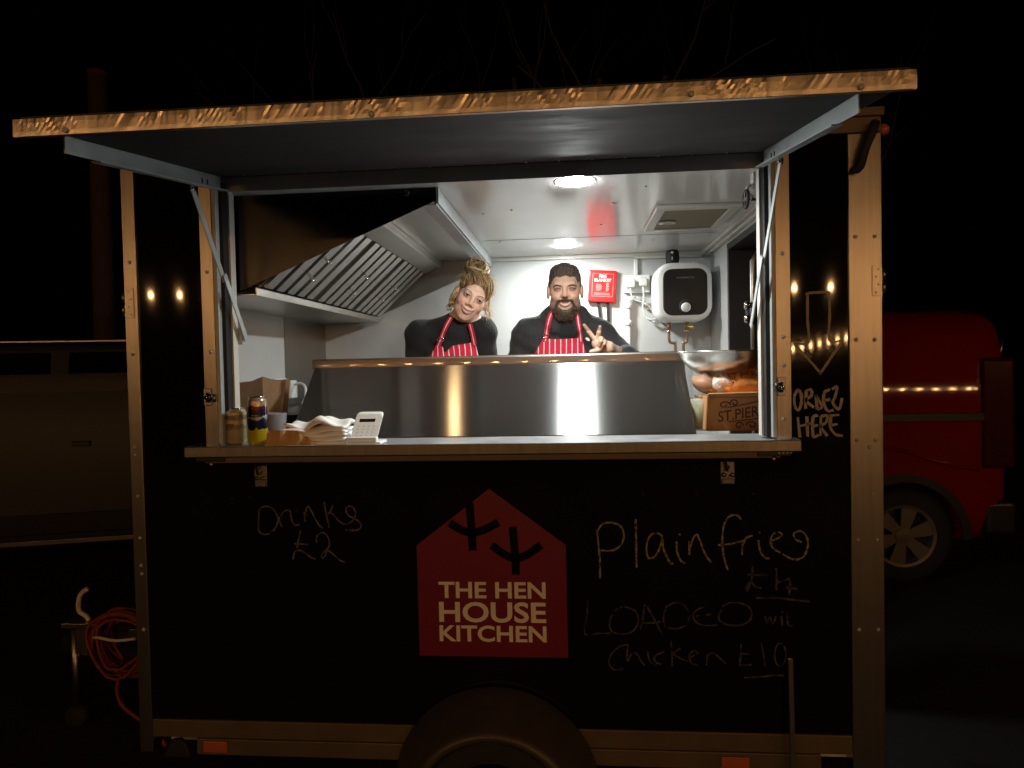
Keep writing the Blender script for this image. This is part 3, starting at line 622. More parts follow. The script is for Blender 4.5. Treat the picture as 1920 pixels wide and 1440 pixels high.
for k, (x, bend, m2) in enumerate(((2.055, .032, 'copper'), (2.150, -.020, 'brass'))):
    p = MB().tube([(x, 1.55, 1.43), (x, 1.55, 1.37)], .0115, 12).build('pipe_fitting', m2, Wh, smooth=True)
    MB().lathe([(.014, -.004), (.014, .004)], (x, 1.55, 1.372), 'z', 12).build('collar', 'chrome', p, smooth=True)
    MB().tube(smooth_path([(x, 1.55, 1.37), (x, 1.55, 1.33), (x + bend * .2, 1.55, 1.312), (x + bend * .8, 1.55, 1.306), (x + bend, 1.55, 1.285), (x + bend, 1.55, 1.0)], 5), .008, 10).build('pipe', 'copper', p, smooth=True)
    if k: MB().bar((x, 1.55, 1.395), (x + .04, 1.54, 1.393), .010, .012, (0, 1, 0)).bar((x + .036, 1.54, 1.398), (x + .038, 1.54, 1.375), .012, .012, (0, 1, 0)).build('relief_valve', 'brass', p, bevel=.002)
# --- speaker on the heater
S = empty('portable_speaker', (2.085, 1.62, 1.73), 'small black cylinder speaker with plus and minus marks on the heater', 'speaker')
MB().lathe([(.026, 1.733), (.034, 1.740), (.037, 1.765), (.036, 1.795), (.030, 1.812), (.012, 1.816)], (2.083, 1.575, 0), 'z', 24).build('casing', 'rubber', S, smooth=True)
MB().box(2.0742, 2.0782, 1.5365, 1.539, 1.787, 1.803).box(2.068, 2.0738, 1.5365, 1.539, 1.793, 1.797).box(2.0786, 2.0844, 1.5365, 1.539, 1.793, 1.797).build('plus_mark', 'white_print', S)
MB().box(2.0742, 2.0782, 1.5355, 1.538, 1.756, 1.772).build('minus_mark', 'white_print', S)
# --- fire blanket
Fb = empty('fire_blanket', (1.71, 1.70, 1.55), 'red fire blanket case with two black pull tapes on back wall', 'fire blanket')
rot = lambda p: (1.708 + (p[0] - 1.708) * math.cos(-.075) - (p[2] - 1.642) * math.sin(-.075), p[1], 1.642 + (p[0] - 1.708) * math.sin(-.075) + (p[2] - 1.642) * math.cos(-.075))
def rotmb(m): m.v = [rot(p) for p in m.v]; return m
rotmb(MB().box(1.631, 1.785, 1.683, 1.7195, 1.552, 1.732)).build('case', 'red', Fb, bevel=.006, seg=3)
fm = MB()
for (a, b, c, d) in ((1.650, 1.768, 1.583, 1.585), (1.650, 1.768, 1.7105, 1.7125), (1.650, 1.652, 1.5852, 1.7103), (1.766, 1.768, 1.5852, 1.7103)): fm.box(a, b, 1.6818, 1.6828, c, d)
rotmb(fm).build('border', 'pink_print', Fb)
text('lettering', 'FIRE', 'white_print', Fb, 1.687, 1.728, 1.689, 1.706, 1.6826, .02, .0008, to_world=rot)
text('lettering', 'BLANKET', 'white_print', Fb, 1.662, 1.755, 1.667, 1.684, 1.6826, .02, .0008, to_world=rot)
tl = MB()
for k in range(6): tl.box(1.672, 1.672 + random.uniform(.026, .034), 1.682, 1.6828, 1.650 - k * .0065, 1.6525 - k * .0065)
for k in range(8): tl.box(1.728, 1.728 + random.uniform(.01, .018), 1.682, 1.6828, 1.656 - k * .006, 1.6595 - k * .006)
for k in range(3): tl.box(1.664, 1.752, 1.682, 1.6828, 1.602 - k * .005, 1.604 - k * .005)
rotmb(tl).build('small_print', 'pink_print', Fb)
MB().bar((1.684, 1.70, 1.552), (1.695, 1.703, 1.455), .016, .003).build('pull_tape', 'rubber', Fb); MB().bar((1.738, 1.70, 1.550), (1.739, 1.703, 1.43), .016, .003).build('pull_tape', 'rubber', Fb)
# --- sockets, trunking, waste pipe
So = empty('wall_socket', (1.90, 1.72, 1.60), 'white double wall socket with two plugs beside the water heater', 'socket')
box('back_plate', 'white', So, 1.828, 1.975, 1.695, 1.7195, 1.60, 1.70, .004)
for (x, z, xs) in ((1.862, 1.65, .026), (1.932, 1.655, .022)):
    pl = MB().box(x - xs, x + xs, 1.645, 1.6945, z - .024, z + .026).build('plug', 'white' if x < 1.9 else 'offwhite', So, bevel=.010, seg=3)
MB().tube(smooth_path([(1.862, 1.66, 1.628), (1.866, 1.66, 1.59), (1.885, 1.67, 1.56), (1.925, 1.68, 1.545), (1.96, 1.68, 1.525), (1.98, 1.69, 1.50)], 6), .0045, 8).build('flex', 'white', So, smooth=True)
MB().tube(smooth_path([(1.932, 1.66, 1.632), (1.934, 1.66, 1.57), (1.928, 1.66, 1.52), (1.94, 1.67, 1.47), (1.97, 1.67, 1.445), (2.01, 1.68, 1.455), (2.03, 1.69, 1.47)], 6), .0045, 8).build('flex', 'white', So, smooth=True)
MB().tube(smooth_path([(1.965, 1.69, 1.445), (2.0, 1.69, 1.43), (2.05, 1.69, 1.43), (2.09, 1.69, 1.41)], 5), .0045, 8).build('flex', 'white', So, smooth=True)
Tr = empty('cable_trunking', (1.90, 1.71, 1.7), 'white plastic trunking dropping from ceiling edge to the sockets', 'trunking')
box('drop', 'white', Tr, 1.888, 1.908, 1.698, 1.7195, 1.7005, 1.790, .003); box('run', 'offwhite', Tr, 1.888, 2.262, 1.690, 1.7195, 1.7905, 1.8025, .003)
Wp = empty('waste_pipe', (1.85, 1.69, 1.0), 'white plastic waste pipe with elbow below the wall sockets', 'pipe')
MB().tube(smooth_path([(1.90, 1.69, 1.568), (1.876, 1.69, 1.568), (1.856, 1.69, 1.556), (1.850, 1.69, 1.53), (1.850, 1.69, 1.3), (1.850, 1.69, 0.2)], 5), .0135, 14).build('pipe', 'white', Wp, smooth=True)
for z in (1.525, 1.43): MB().lathe([(.017, -.016), (.0175, 0), (.017, .016)], (1.850, 1.69, z), 'z', 16).build('coupling', 'white', Wp, smooth=True)
box('junction_box', 'beige', So, 1.955, 1.985, 1.70, 1.7195, 1.50, 1.54, .003)
# --- gas regulator with dark hand wheel at the right jamb
G = empty('hatch_lock', (2.15, .12, 1.73), 'dark hand wheel lock fixed high on the right hatch jamb', 'lock')
box('block', 'blackplastic', G, 2.148, 2.1625, .092, .14, 1.77, 1.835, .003)
box('plate', 'offwhite', G, 2.136, 2.1475, .095, .135, 1.79, 1.832, .002)
MB().tube([(2.155, .12, 1.742), (2.112, .12, 1.742)], .006, 8).build('spindle', 'chrome', G, smooth=True)
MB().tube(smooth_path([(2.135, .12, 1.79), (2.122, .12, 1.78), (2.128, .12, 1.76), (2.14, .12, 1.75)], 4), .005, 8).build('lever', 'galv', G, smooth=True)
hw = MB(); hw.tube([(2.118, .12 + .028 * math.cos(t * math.pi / 10), 1.742 + .028 * math.sin(t * math.pi / 10)) for t in range(21)], .006, 8)
hw.build('hand_wheel', 'rubber', G, smooth=True)
MB().bar((2.116, .094, 1.742), (2.116, .146, 1.742), .005, .006).bar((2.116, .12, 1.716), (2.116, .12, 1.768), .005, .006).build('wheel_spokes', 'chrome', G)
# --- charger at the left wall
Ch = empty('wall_charger', (.09, 1.1, 1.05), 'white charger plugged into socket on the left wall', 'charger')
box('socket_plate', 'white', Ch, .0805, .094, .98, 1.125, 1.036, 1.165, .003)
box('plug', 'white', Ch, .0945, .150, 1.04, 1.115, 1.065, 1.155, .008, seg=3)
MB().tube(smooth_path([(.152, 1.08, 1.135), (.185, 1.07, 1.14), (.215, 1.05, 1.12), (.225, 1.02, 1.07), (.215, 1.0, 1.036)], 6), .006, 8).build('lead', 'white', Ch, smooth=True)
# ================================================================== things on the shelf
Z0 = .957 - .006   # shelf sheet
def can(x, y, r, h, label, m, neck=.78):
    c = empty('drink_can', (x, y, .951), label, 'can', 'drink cans on the shelf')
    o = MB().lathe([(r * .82, 0), (r * .93, .003), (r, .012), (r, h - .018), (r * .97, h - .012), (r * neck, h - .002)], (0, 0, 0), 'z', 36).build('can_body', m, c, smooth=True); o.location = (x, y, .951)
    MB().lathe([(r * neck + .001, .951 + h - .003), (r * neck + .0015, .951 + h + .001), (r * neck - .002, .951 + h + .001), (r * neck - .005, .951 + h - .005), (.001, .951 + h - .005)], (x, y, 0), 'z', 32).build('rim', 'chrome', c, smooth=True)
    MB().box(x - .006, x + .006, y - .012, y + .010, .951 + h - .0045, .951 + h - .002).build('ring_pull', 'chrome', c, bevel=.002)
    return c
c1 = can(.356, .052, .037, .126, 'short beige printed drink can at the left end of the shelf', bands('beige_can_print', [(0, (.30, .24, .15)), (.14, (.44, .36, .24)), (.22, (.34, .28, .17)), (.50, (.22, .18, .10)), (.60, (.38, .31, .19)), (.72, (.20, .16, .09)), (.84, (.44, .37, .25))], .42, .35, .03, .14), .80)
text('lettering', 'PRESS', mat('can_ink', (.14, .11, .06), .6).name if False else 'print_brown', c1, .336, .376, 1.040, 1.050, .0157, .01, .0006)
text('lettering', 'PP', 'print_brown', c1, .343, .368, 1.005, 1.024, .0155, .01, .0006)
c2 = can(.455, .012, .0325, .166, 'tall navy and yellow drink can with silver top on the shelf', bands('navy_yellow_can', [(0, (.55, .50, .36)), (.12, (.60, .48, .02)), (.46, (.008, .010, .035)), (.66, (.30, .28, .30)), (.70, (.012, .008, .03)), (.84, (.10, .006, .012)), (.92, (.40, .31, .22))], .28, .5, .035, .166), .82)
MB().lathe([(.0328, 1.049), (.0331, 1.051), (.0328, 1.054)], (.455, .012, 0), 'z', 36, cap=False).build('silver_stripe', 'chrome', c2, smooth=True)
# grey tub
gt = empty('plastic_tub', (.445, .21, .951), 'grey plastic tub behind the tall drink can', 'tub')
MB().lathe([(.036, .951), (.040, .96), (.0465, 1.046), (.048, 1.050), (.0455, 1.051), (.043, 1.04), (.036, .962)], (.447, .155, 0), 'z', 28).build('tub_wall', 'grey', gt, smooth=True)
# napkins: a pile of folded sheets
N = empty('napkin_stack', (.69, .03, .951), 'loose stack of white paper napkins beside the tall can', 'napkins')
for k in range(5):
    nx, ny = 22, 14; m = MB(); cx, cy = .640 + random.uniform(-.008, .008) + .008 * k, .045 + random.uniform(-.006, .006); w, d = (.275 - .016 * k), .15; ang = random.uniform(-.12, .12)
    zb = .952 + k * .0145; top = []
    for lay in (0, 1):
        for j in range(ny + 1):
            for i in range(nx + 1):
                u = (i / nx - .5) * w; vv = (j / ny - .5) * d
                wob = .0045 * math.sin(u * 55 + k * 2 + vv * 20) + .004 * math.sin(vv * 60 + k + u * 31)
                if k == 4: wob = wob * 1.7 + .010 * math.exp(-((u - .015) ** 2) / .0015) 
                edge = max(abs(u) / (w / 2), abs(vv) / (d / 2)); zz = zb + (.0155 * (1 - .55 * edge ** 6) if lay else 0) + wob * (k / 4) * (1 if lay else .8)
                zz = max(zz, .9515 + .0002 * k + (.0006 if lay else 0))
                m.v.append((cx + u * math.cos(ang) - vv * math.sin(ang), cy + u * math.sin(ang) + vv * math.cos(ang), zz))
    n1 = (nx + 1) * (ny + 1)
    for j in range(ny):
        for i in range(nx):
            a = j * (nx + 1) + i; m.f.append((a, a + nx + 1, a + nx + 2, a + 1)); m.f.append((n1 + a, n1 + a + 1, n1 + a + nx + 2, n1 + a + nx + 1))
    for i in range(nx): m.f.append((i, i + 1, n1 + i + 1, n1 + i)); b = ny * (nx + 1) + i; m.f.append((b + 1, b, n1 + b, n1 + b + 1))
    for j in range(ny): a = j * (nx + 1); m.f.append((a + nx + 1, a, n1 + a, n1 + a + nx + 1)); a += nx; m.f.append((a, a + nx + 1, n1 + a + nx + 1, n1 + a))
    m.build('napkin', 'paper', N, smooth=True)
# torn brown paper wrapper in front of the napkins
K = empty('paper_wrapper', (.59, -.04, .951), 'torn brown paper wrapper in front of the napkin stack', 'wrapper')
m = MB(); tx = [.512 + i * .0082 for i in range(20)]
ztop = [1.000, 1.006, 1.004, 1.008, 1.006, 1.007, 1.006, 1.007, 1.005, 1.006, 1.004, 1.005, 1.003, 1.004, .998, .988, .982, .984, .978, .972]
for i, x in enumerate(tx):
    yy = -.046 + .004 * math.sin(i * .9); m.v += [(x, yy, .9515), (x, yy - .002 + .003 * math.sin(i * 1.7), ztop[i]), (x, yy + .0015, .9515), (x, yy + .0005 + .003 * math.sin(i * 1.7), ztop[i] - .001)]
for i in range(len(tx) - 1):
    k = 4 * i; m.f += [(k, k + 4, k + 5, k + 1), (k + 2, k + 3, k + 7, k + 6), (k + 1, k + 5, k + 7, k + 3), (k, k + 2, k + 6, k + 4)]
k = 4 * (len(tx) - 1); m.f += [(0, 1, 3, 2), (k, k + 2, k + 3, k + 1)]
m.build('front_flap', 'wrapper', K)
MB().box(.505, .672, -.058, -.047, .9512, .9565).build('turned_edge', 'wrapper', K, bevel=.001)
MB().hexa([(.512, -.046, .952), (.516, -.046, .952), (.516, .06, .952), (.512, .06, .952), (.512, -.046, 1.0), (.516, -.046, 1.0), (.516, .06, .985), (.512, .06, .985)]).build('side_flap', 'wrapper', K)
# card reader on its dock
C = empty('card_reader', (.83, .03, .951), 'white card payment reader standing on its dock', 'card reader')
MB().box(.776, .893, -.030, .055, .951, .962).box(.776, .880, -.031, -.005, .9622, .978).build('dock', 'white', C, bevel=.004, seg=3)
tilt = lambda u, w, o=0: (.8335 + u + w * .10, -.022 + w * .55 - o * .85, .972 + w * .83 - o * .5)
rr = rrect(0, .045, .092, .098, .013, 5)
m = MB(); n = len(rr); m.v += [tilt(a, b, 0) for a, b in rr] + [tilt(a, b, -.016) for a, b in rr]; m.f += [tuple(range(n)), tuple(range(n, 2 * n))[::-1]] + [(i, i + n, (i + 1) % n + n, (i + 1) % n) for i in range(n)]
m.build('reader_body', 'white', C, bevel=.003, seg=3)
def tq(u0, u1, w0, w1, o): 
    q = [tilt(u0, w0, o), tilt(u1, w0, o), tilt(u1, w1, o), tilt(u0, w1, o)]; b = [tilt(u0, w0, 0), tilt(u1, w0, 0), tilt(u1, w1, 0), tilt(u0, w1, 0)]
    return MB().hexa(b + q)
tq(-.030, .024, .064, .076, .0006).build('display', 'screen', C)
for r_ in range(4):
    for q_ in range(4): tq(-.031 + q_ * .0175, -.0245 + q_ * .0175, .046 - r_ * .0115, .0495 - r_ * .0115, .0006).build('key', 'key_grey', C)
# ------------------------------------------------------------ right end of the counter
Bx = empty('bread_box', (2.15, .4, .951), 'brown cardboard bread box at the right end of the counter', 'box')
MB().box(2.012, 2.29, .29, .55, .9512, 1.073).build('carton', 'card', Bx, bevel=.003)
MB().hexa([(2.012, .285, 1.0735), (2.29, .285, 1.0735), (2.29, .31, 1.0735), (2.012, .31, 1.0735), (2.012, .250, 1.088), (2.29, .250, 1.092), (2.29, .253, 1.095), (2.012, .253, 1.091)]).build('lid_flap', 'card', Bx)
MB().bar((2.0, .30, .96), (2.008, .30, 1.08), .10, .004, (0, 1, 0)).build('side_flap', 'card', Bx)
bt = lambda p: (p[0], p[1], p[2] + (p[0] - 2.05) * .14)
text('lettering', 'ST.PIERRE', 'print_brown', Bx, 2.052, 2.245, .983, 1.022, .2896, .012, .0008, to_world=bt)
sc = MB()
for cx, cz, s in ((2.075, 1.045, 1), (2.11, 1.052, -.7), (2.17, .972, -.9), (2.125, .970, .7)):
    ribbon(sc, [(cx + s * .022 * math.cos(t) * (1 - t / 9), cz + .014 * math.sin(t) * (1 - t / 9)) for t in [k * .7 for k in range(11)]], .005, .2895, 0, .0006)
ribbon(sc, [(2.085, 1.036), (2.14, 1.046), (2.20, 1.058), (2.26, 1.068)], .004, .2895, 0, .0006); ribbon(sc, [(2.09, .985), (2.15, .99), (2.22, 1.0)], .004, .2895, 0, .0006)
sc.build('scroll_print', 'print_brown', Bx)
def blob(cx, cy, cz, rx, ry, rz, seed, amp=.18, nu=26, nv=16, tilt_=0):
    rg = np.random.default_rng(seed); ph = rg.uniform(0, 6.28, 12); fr = rg.integers(2, 7, 12); m = MB()
    for j in range(nv + 1):
        b = -math.pi / 2 + math.pi * j / nv
        for i in range(nu):
            a = 2 * math.pi * i / nu; d = 1 + amp * sum(math.sin(fr[k] * a + ph[k] + fr[-k - 1] * b) for k in range(6)) / 6
            x, y, z = rx * math.cos(b) * math.cos(a) * d, ry * math.cos(b) * math.sin(a) * d, rz * math.sin(b) * d
            m.v.append((cx + x * math.cos(tilt_) - z * math.sin(tilt_), cy + y, cz + z * math.cos(tilt_) + x * math.sin(tilt_)))
    for j in range(nv):
        for i in range(nu): m.f.append((j * nu + i, j * nu + (i + 1) % nu, (j + 1) * nu + (i + 1) % nu, (j + 1) * nu + i))
    return m
# bags of rolls on the box
b1 = empty('bread_bag', (2.02, .38, 1.08), 'clear bag of golden bread rolls below the steel bowl', 'bread bag', 'bags of bread rolls')
blob(2.028, .365, 1.118, .058, .06, .034, 3, .10, tilt_=-.35).build('bread_roll', 'bun_bread', b1, smooth=True)
blob(2.075, .44, 1.125, .05, .06, .034, 5, .10).build('bread_roll', 'bun_bread', b1, smooth=True)
blob(2.035, .365, 1.118, .066, .066, .042, 11, .30, 40, 24, tilt_=-.3).build('film_wrap', 'film', b1)
b2 = empty('bread_bag', (2.15, .36, 1.08), 'orange printed bread bag with knotted clear end on the cardboard box', 'bread bag', 'bags of bread rolls')
blob(2.175, .345, 1.122, .115, .066, .052, 21, .14, 44, 26, tilt_=.12).build('wrapper', 'orange_film', b2, smooth=True)
blob(2.075, .335, 1.122, .045, .04, .035, 31, .55, 30, 20, tilt_=.2).build('knotted_end', 'film_knot', b2)
bt2 = lambda p: (p[0], p[1] + max(0, p[2] - 1.125) * .8, p[2] + (p[0] - 2.1) * .12)
text('lettering', 'ST PIERRE', 'print_brown', b2, 2.09, 2.225, 1.138, 1.158, .280, .012, .001, to_world=bt2)
b3 = empty('bread_bag', (2.26, .45, 1.15), 'orange bread bag behind the bowl rim at the right jamb', 'bread bag', 'bags of bread rolls')
blob(2.245, .46, 1.175, .045, .06, .048, 41, .2, 36, 20).build('wrapper', 'orange_film', b3, smooth=True)
# tub of pickles
pk = empty('pickle_tub', (1.985, .31, .951), 'clear tub of green pickles left of the cardboard bread box', 'tub')
MB().lathe([(.034, .9515), (.038, .955), (.040, 1.04), (.043, 1.066), (.040, 1.068), (.037, 1.04), (.034, .958)], (1.998, .336, 0), 'z', 26).build('tub_wall', 'tub_clear', pk, smooth=True)
MB().lathe([(.033, .958), (.036, 1.03), (.02, 1.036)], (1.998, .336, 0), 'z', 22).build('pickles', 'pickle', pk, smooth=True)
# big steel bowl
bl = empty('mixing_bowl', (2.092, .42, 1.15), 'wide stainless steel mixing bowl on top of the bread bags', 'bowl')
prof = [(.055, 1.150), (.085, 1.156), (.120, 1.180), (.146, 1.212), (.156, 1.236), (.162, 1.240), (.162, 1.243), (.155, 1.241), (.144, 1.214), (.118, 1.183), (.083, 1.160), (.055, 1.154), (.001, 1.153)]
MB().lathe([(.001, 1.149)] + prof, (2.092, .41, 0), 'z', 48, cap=False).build('bowl_wall', 'bowl', bl, smooth=True)
# brown paper bag on the worktop
pb = empty('paper_bag', (.22, .5, 1.03), 'open brown paper carrier bag on the worktop at left', 'paper bag')
m = MB(); tops = [1.158, 1.155, 1.158, 1.166, 1.182, 1.170, 1.166, 1.167]; xs = [.12, .155, .19, .23, .27, .293, .315, .33]
for i, x in enumerate(xs):
    yf = .46 if i < 5 else .46 + (i - 4) * .03
    m.v += [(x - (.02 if i == 7 else 0), yf, 1.031), (x, yf, tops[i]), (x - (.02 if i == 7 else 0), yf + .002, 1.031), (x, yf + .002, tops[i])]
for i in range(len(xs) - 1): k = 4 * i; m.f += [(k, k + 4, k + 5, k + 1), (k + 2, k + 3, k + 7, k + 6), (k + 1, k + 5, k + 7, k + 3), (k, k + 2, k + 6, k + 4)]
m.f += [(0, 1, 3, 2), (28, 30, 31, 29)]
m.build('front_side', 'kraft', pb)
MB().hexa([(.118, .463, 1.031), (.312, .60, 1.031), (.312, .602, 1.031), (.118, .602, 1.031), (.118, .463, 1.15), (.328, .60, 1.168), (.328, .602, 1.168), (.118, .602, 1.16)]).build('back_side', 'kraft', pb)

# ================================================================== outside
# --- drawbar with cable coil at the left end
Dr = empty('drawbar', (-.5, .9, GZ), 'dim trailer drawbar with pale coupling handle at the left end', 'drawbar')
MB().bar((.0, .55, -.10), (-.95, .88, -.10), .06, .06, (0, 0, 1)).bar((.0, 1.25, -.10), (-.95, .92, -.10), .06, .06, (0, 0, 1)).build('frame', 'steel_dark', Dr, bevel=.004)
MB().box(-.81, -.64, .66, .74, .052, .078).build('coupling_plate', 'alu', Dr, bevel=.004)
MB().box(-.76, -.70, .68, .90, -.07, .0515).build('coupling_head', 'steel_dark', Dr, bevel=.006)
MB().tube(smooth_path([(-.70, .70, .078), (-.715, .70, .10), (-.745, .70, .12), (-.748, .70, .16), (-.735, .70, .20), (-.70, .70, .225)], 4), .011, 8).build('handle', 'offwhite', Dr, smooth=True)
MB().tube([(-.85, .80, -.44), (-.85, .80, .02)], .02, 10).build('jockey_post', 'steel_dark', Dr, smooth=True)
MB().lathe([(.02, -.03), (.05, -.025), (.055, 0), (.05, .025), (.02, .03)], (-.85, .80, -.415), 'y', 20).build('jockey_wheel', 'tyre', Dr, smooth=True)
Co = empty('cable_coil', (-.55, .66, -.15), 'loose coil of orange cable hanging at the trailer drawbar', 'cable')
for k in range(14):
    rr_ = random.uniform(.78, 1.12); pts = []
    for i in range(33):
        t = 2 * math.pi * i / 32; x = -.50 + .135 * rr_ * math.cos(t); z = .02 + .15 * rr_ * math.sin(t) * (1.05 if math.sin(t) < 0 else .8) + random.uniform(-.004, .004)
        pts.append((x + .02 * math.sin(t * 2 + k), .60 + k * .010 + .015 * math.sin(t + k), z - .01 * k / 9))
    MB().tube(pts, .007, 6, False).build('cable_loop', 'orange', Co, smooth=True)
MB().tube(smooth_path([(-.63, .62, .03), (-.57, .585, .045), (-.49, .58, .035), (-.41, .60, .037)], 5), .007, 6).build('cable_tie', 'offwhite', Co, smooth=True)
MB().tube(smooth_path([(-.50, .62, -.13), (-.52, .62, -.2), (-.50, .62, -.27), (-.44, .62, -.32), (-.38, .62, -.36), (-.30, .62, -.45)], 5), .009, 8).build('cable_tail', 'orange', Co, smooth=True)

# --- vehicles: lofted shells
def superloop(hw, z0, z1, tumble, n=40, bulge=.06):
    """half-width hw at the waist, closed loop (y,z), rounded roof and sill"""
    pts = []
    zc = (z0 + z1) / 2; hh = (z1 - z0) / 2
    for i in range(n):
        t = 2 * math.pi * i / n; c, s = math.cos(t), math.sin(t); e = .28
        y = hw * math.copysign(abs(c) ** e, c); z = zc + hh * math.copysign(abs(s) ** e, s)
        f = max(0, (z - zc) / hh); y *= 1 - tumble * f * f
        y *= 1 - bulge * max(0, -(z - zc) / hh) ** 2
        pts.append((y, z))
    return pts
def vehicle_shell(stations, name, m, parent, xf, cutters):
    mb = MB(); n = None
    for (x, hw, z0, z1, tb) in stations:
        lp_ = superloop(hw, z0, z1, tb); n = len(lp_); mb.v += [(x, y, z) for y, z in lp_]
    for i in range(len(stations) - 1):
        for j in range(n): mb.f.append((i * n + j, i * n + (j + 1) % n, (i + 1) * n + (j + 1) % n, (i + 1) * n + j))
    mb.f.append(tuple(range(n))[::-1]); mb.f.append(tuple(range((len(stations) - 1) * n, len(stations) * n)))
    o = mb.build(name, m, None, smooth=True); cut = []
    for (cx, cz, r) in cutters:
        c = MB().lathe([(r, -2), (r, 2)], (cx, 0, cz), 'y', 40).build('arch_cutter', m); cut.append(c)
        b = o.modifiers.new('b', 'BOOLEAN'); b.object = c; b.operation = 'DIFFERENCE'; b.solver = 'EXACT'
    dg = bpy.context.evaluated_depsgraph_get(); me = bpy.data.meshes.new_from_object(o.evaluated_get(dg))
    for b in list(o.modifiers): o.modifiers.remove(b)
    for c in cut: bpy.data.objects.remove(c)
    me.transform(xf); me.name = name; o.data = me
    if hasattr(me, 'set_sharp_from_angle'): me.set_sharp_from_angle(angle=R_(35))
    col.objects.unlink(o); link(o, parent); return o
def xmb(mb, xf): mb.v = [tuple(xf @ Vector(p)) for p in mb.v]; return mb
def wheel(parent, xf, cx, cz, y, r, spokes=6):
    t = xmb(MB().lathe([(r * .66, -.09), (r * .9, -.095), (r, -.07), (r, .07), (r * .9, .095), (r * .66, .09)], (cx, y, cz), 'y', 40, cap=False), xf).build('tyre', 'tyre', parent, smooth=True)
    sgn = -1 if y < 0 else 1; mb = MB().lathe([(r * .68, sgn * .085), (r * .66, sgn * .092), (r * .60, sgn * .085), (r * .58, sgn * .03)], (cx, y, cz), 'y', 40, cap=False)
    for k in range(spokes):
        a = 2 * math.pi * k / spokes + .3; ca, sa = math.cos(a), math.sin(a); w0, w1 = r * .09, r * .17; P = []
        for yy in (sgn * .05, sgn * .08):
            for rr_, w_ in ((r * .12, w0), (r * .62, w1)):
                for q in (-1, 1): P.append((cx + rr_ * ca - q * w_ * sa, y + yy, cz + rr_ * sa + q * w_ * ca))
        mb.hexa([P[0], P[1], P[3], P[2], P[4], P[5], P[7], P[6]])
    mb.lathe([(r * .17, sgn * .05), (r * .17, sgn * .088), (r * .05, sgn * .092)], (cx, y, cz), 'y', 20)
    xmb(mb, xf).build('rim', 'alloy', t, smooth=False)
    xmb(MB().lathe([(r * .60, sgn * .0), (r * .60, sgn * .02)], (cx, y, cz), 'y', 24), xf).build('brake_disc', 'rubber', t)
RV = empty('red_van', (2.7, 3.85, GZ), 'red panel van parked behind the right end of the trailer', 'van')
# van lies along x, tail at the right; near side at y ~ 3
xf = Matrix.Translation((4.66, 3.85, GZ)); L_ = []
for (x, hw, z0, z1, tb) in ((0, .78, .34, 1.95, .12), (-.02, .82, .31, 1.99, .11), (-.09, .855, .28, 2.02, .10), (-.25, .866, .26, 2.035, .10), (-1.2, .868, .26, 2.05, .10), (-2.2, .868, .26, 2.06, .11), (-2.7, .866, .26, 2.05, .13), (-2.9, .862, .26, 1.90, .14), (-3.15, .855, .26, 1.45, .10), (-3.4, .84, .27, 1.15, .08), (-4.0, .80, .28, 1.02, .08), (-4.2, .70, .32, .90, .1), (-4.26, .6, .36, .8, .1)): L_.append((x, hw, z0, z1, tb))
vehicle_shell(L_, 'body_shell', 'van_red', RV, xf, [(-.735, .365, .40), (-3.5, .365, .40)])
xmb(MB().box(-3.0, -.03, -.878, -.866, 1.205, 1.265), xf).build('rub_strip', 'blackplastic', RV, bevel=.004)
# wheel housing, wheels
for cx in (-.735, -3.5):
    xmb(MB().lathe([(.42, -.10), (.42, .10)], (cx, -.55, .365), 'y', 36), xf).build('wheel_housing', 'rubber', RV)
    ar = MB()
    for rows_ in (((.40, -.869), (.46, -.869), (.46, -.86), (.40, -.86)),):
        n = 26
        for i in range(n + 1):
            a = -.05 + (math.pi + .1) * i / n
            for r_, y_ in rows_: ar.v.append((cx + r_ * math.cos(a), y_, .365 + r_ * math.sin(a)))
        for i in range(n):
            for q in range(4): ar.f.append((i * 4 + q, i * 4 + (q + 1) % 4, (i + 1) * 4 + (q + 1) % 4, (i + 1) * 4 + q))
    xmb(ar, xf).build('arch_trim', 'blackplastic', RV)
    wheel(RV, xf, cx, .365, -.76, .345); wheel(RV, xf, cx, .365, .76, .345)
xmb(MB().box(-.16, .07, -.83, .83, .36, .62), xf).build('bumper', 'blackplastic', RV, bevel=.04, seg=4)
for s in (-1, 1): xmb(MB().box(-.20, .022, s * .835 - .055, s * .835 + .045, .86, 1.66), xf).build('tail_lamp', 'tail', RV, bevel=.03)
xmb(MB().box(-.015, .012, -.58, .58, 1.25, 1.80), xf).build('rear_window', 'glassdark', RV, bevel=.01)
xmb(MB().box(-2.86, -2.20, -.869, -.855, 1.30, 1.80), xf).build('door_window', 'glassdark', RV, bevel=.01)
xmb(MB().tube([(.02, -.60, 1.62), (.045, -.64, 1.60), (.05, -.68, 1.80)], .012, 8), xf).build('wiper_arm', 'alu', RV, smooth=True)
xmb(MB().tube(smooth_path([(-1.75, -.862, .93), (-1.3, -.866, 1.0), (-.95, -.868, 1.02), (-.72, -.868, .985), (-.5, -.866, .91), (-.22, -.860, .85)], 6), .013, 14), xf).build('body_crease', 'van_red', RV, smooth=True)

GV = empty('grey_van', (-2.6, 2.9, GZ), 'dim grey estate vehicle with dark windows left of the trailer', 'van')
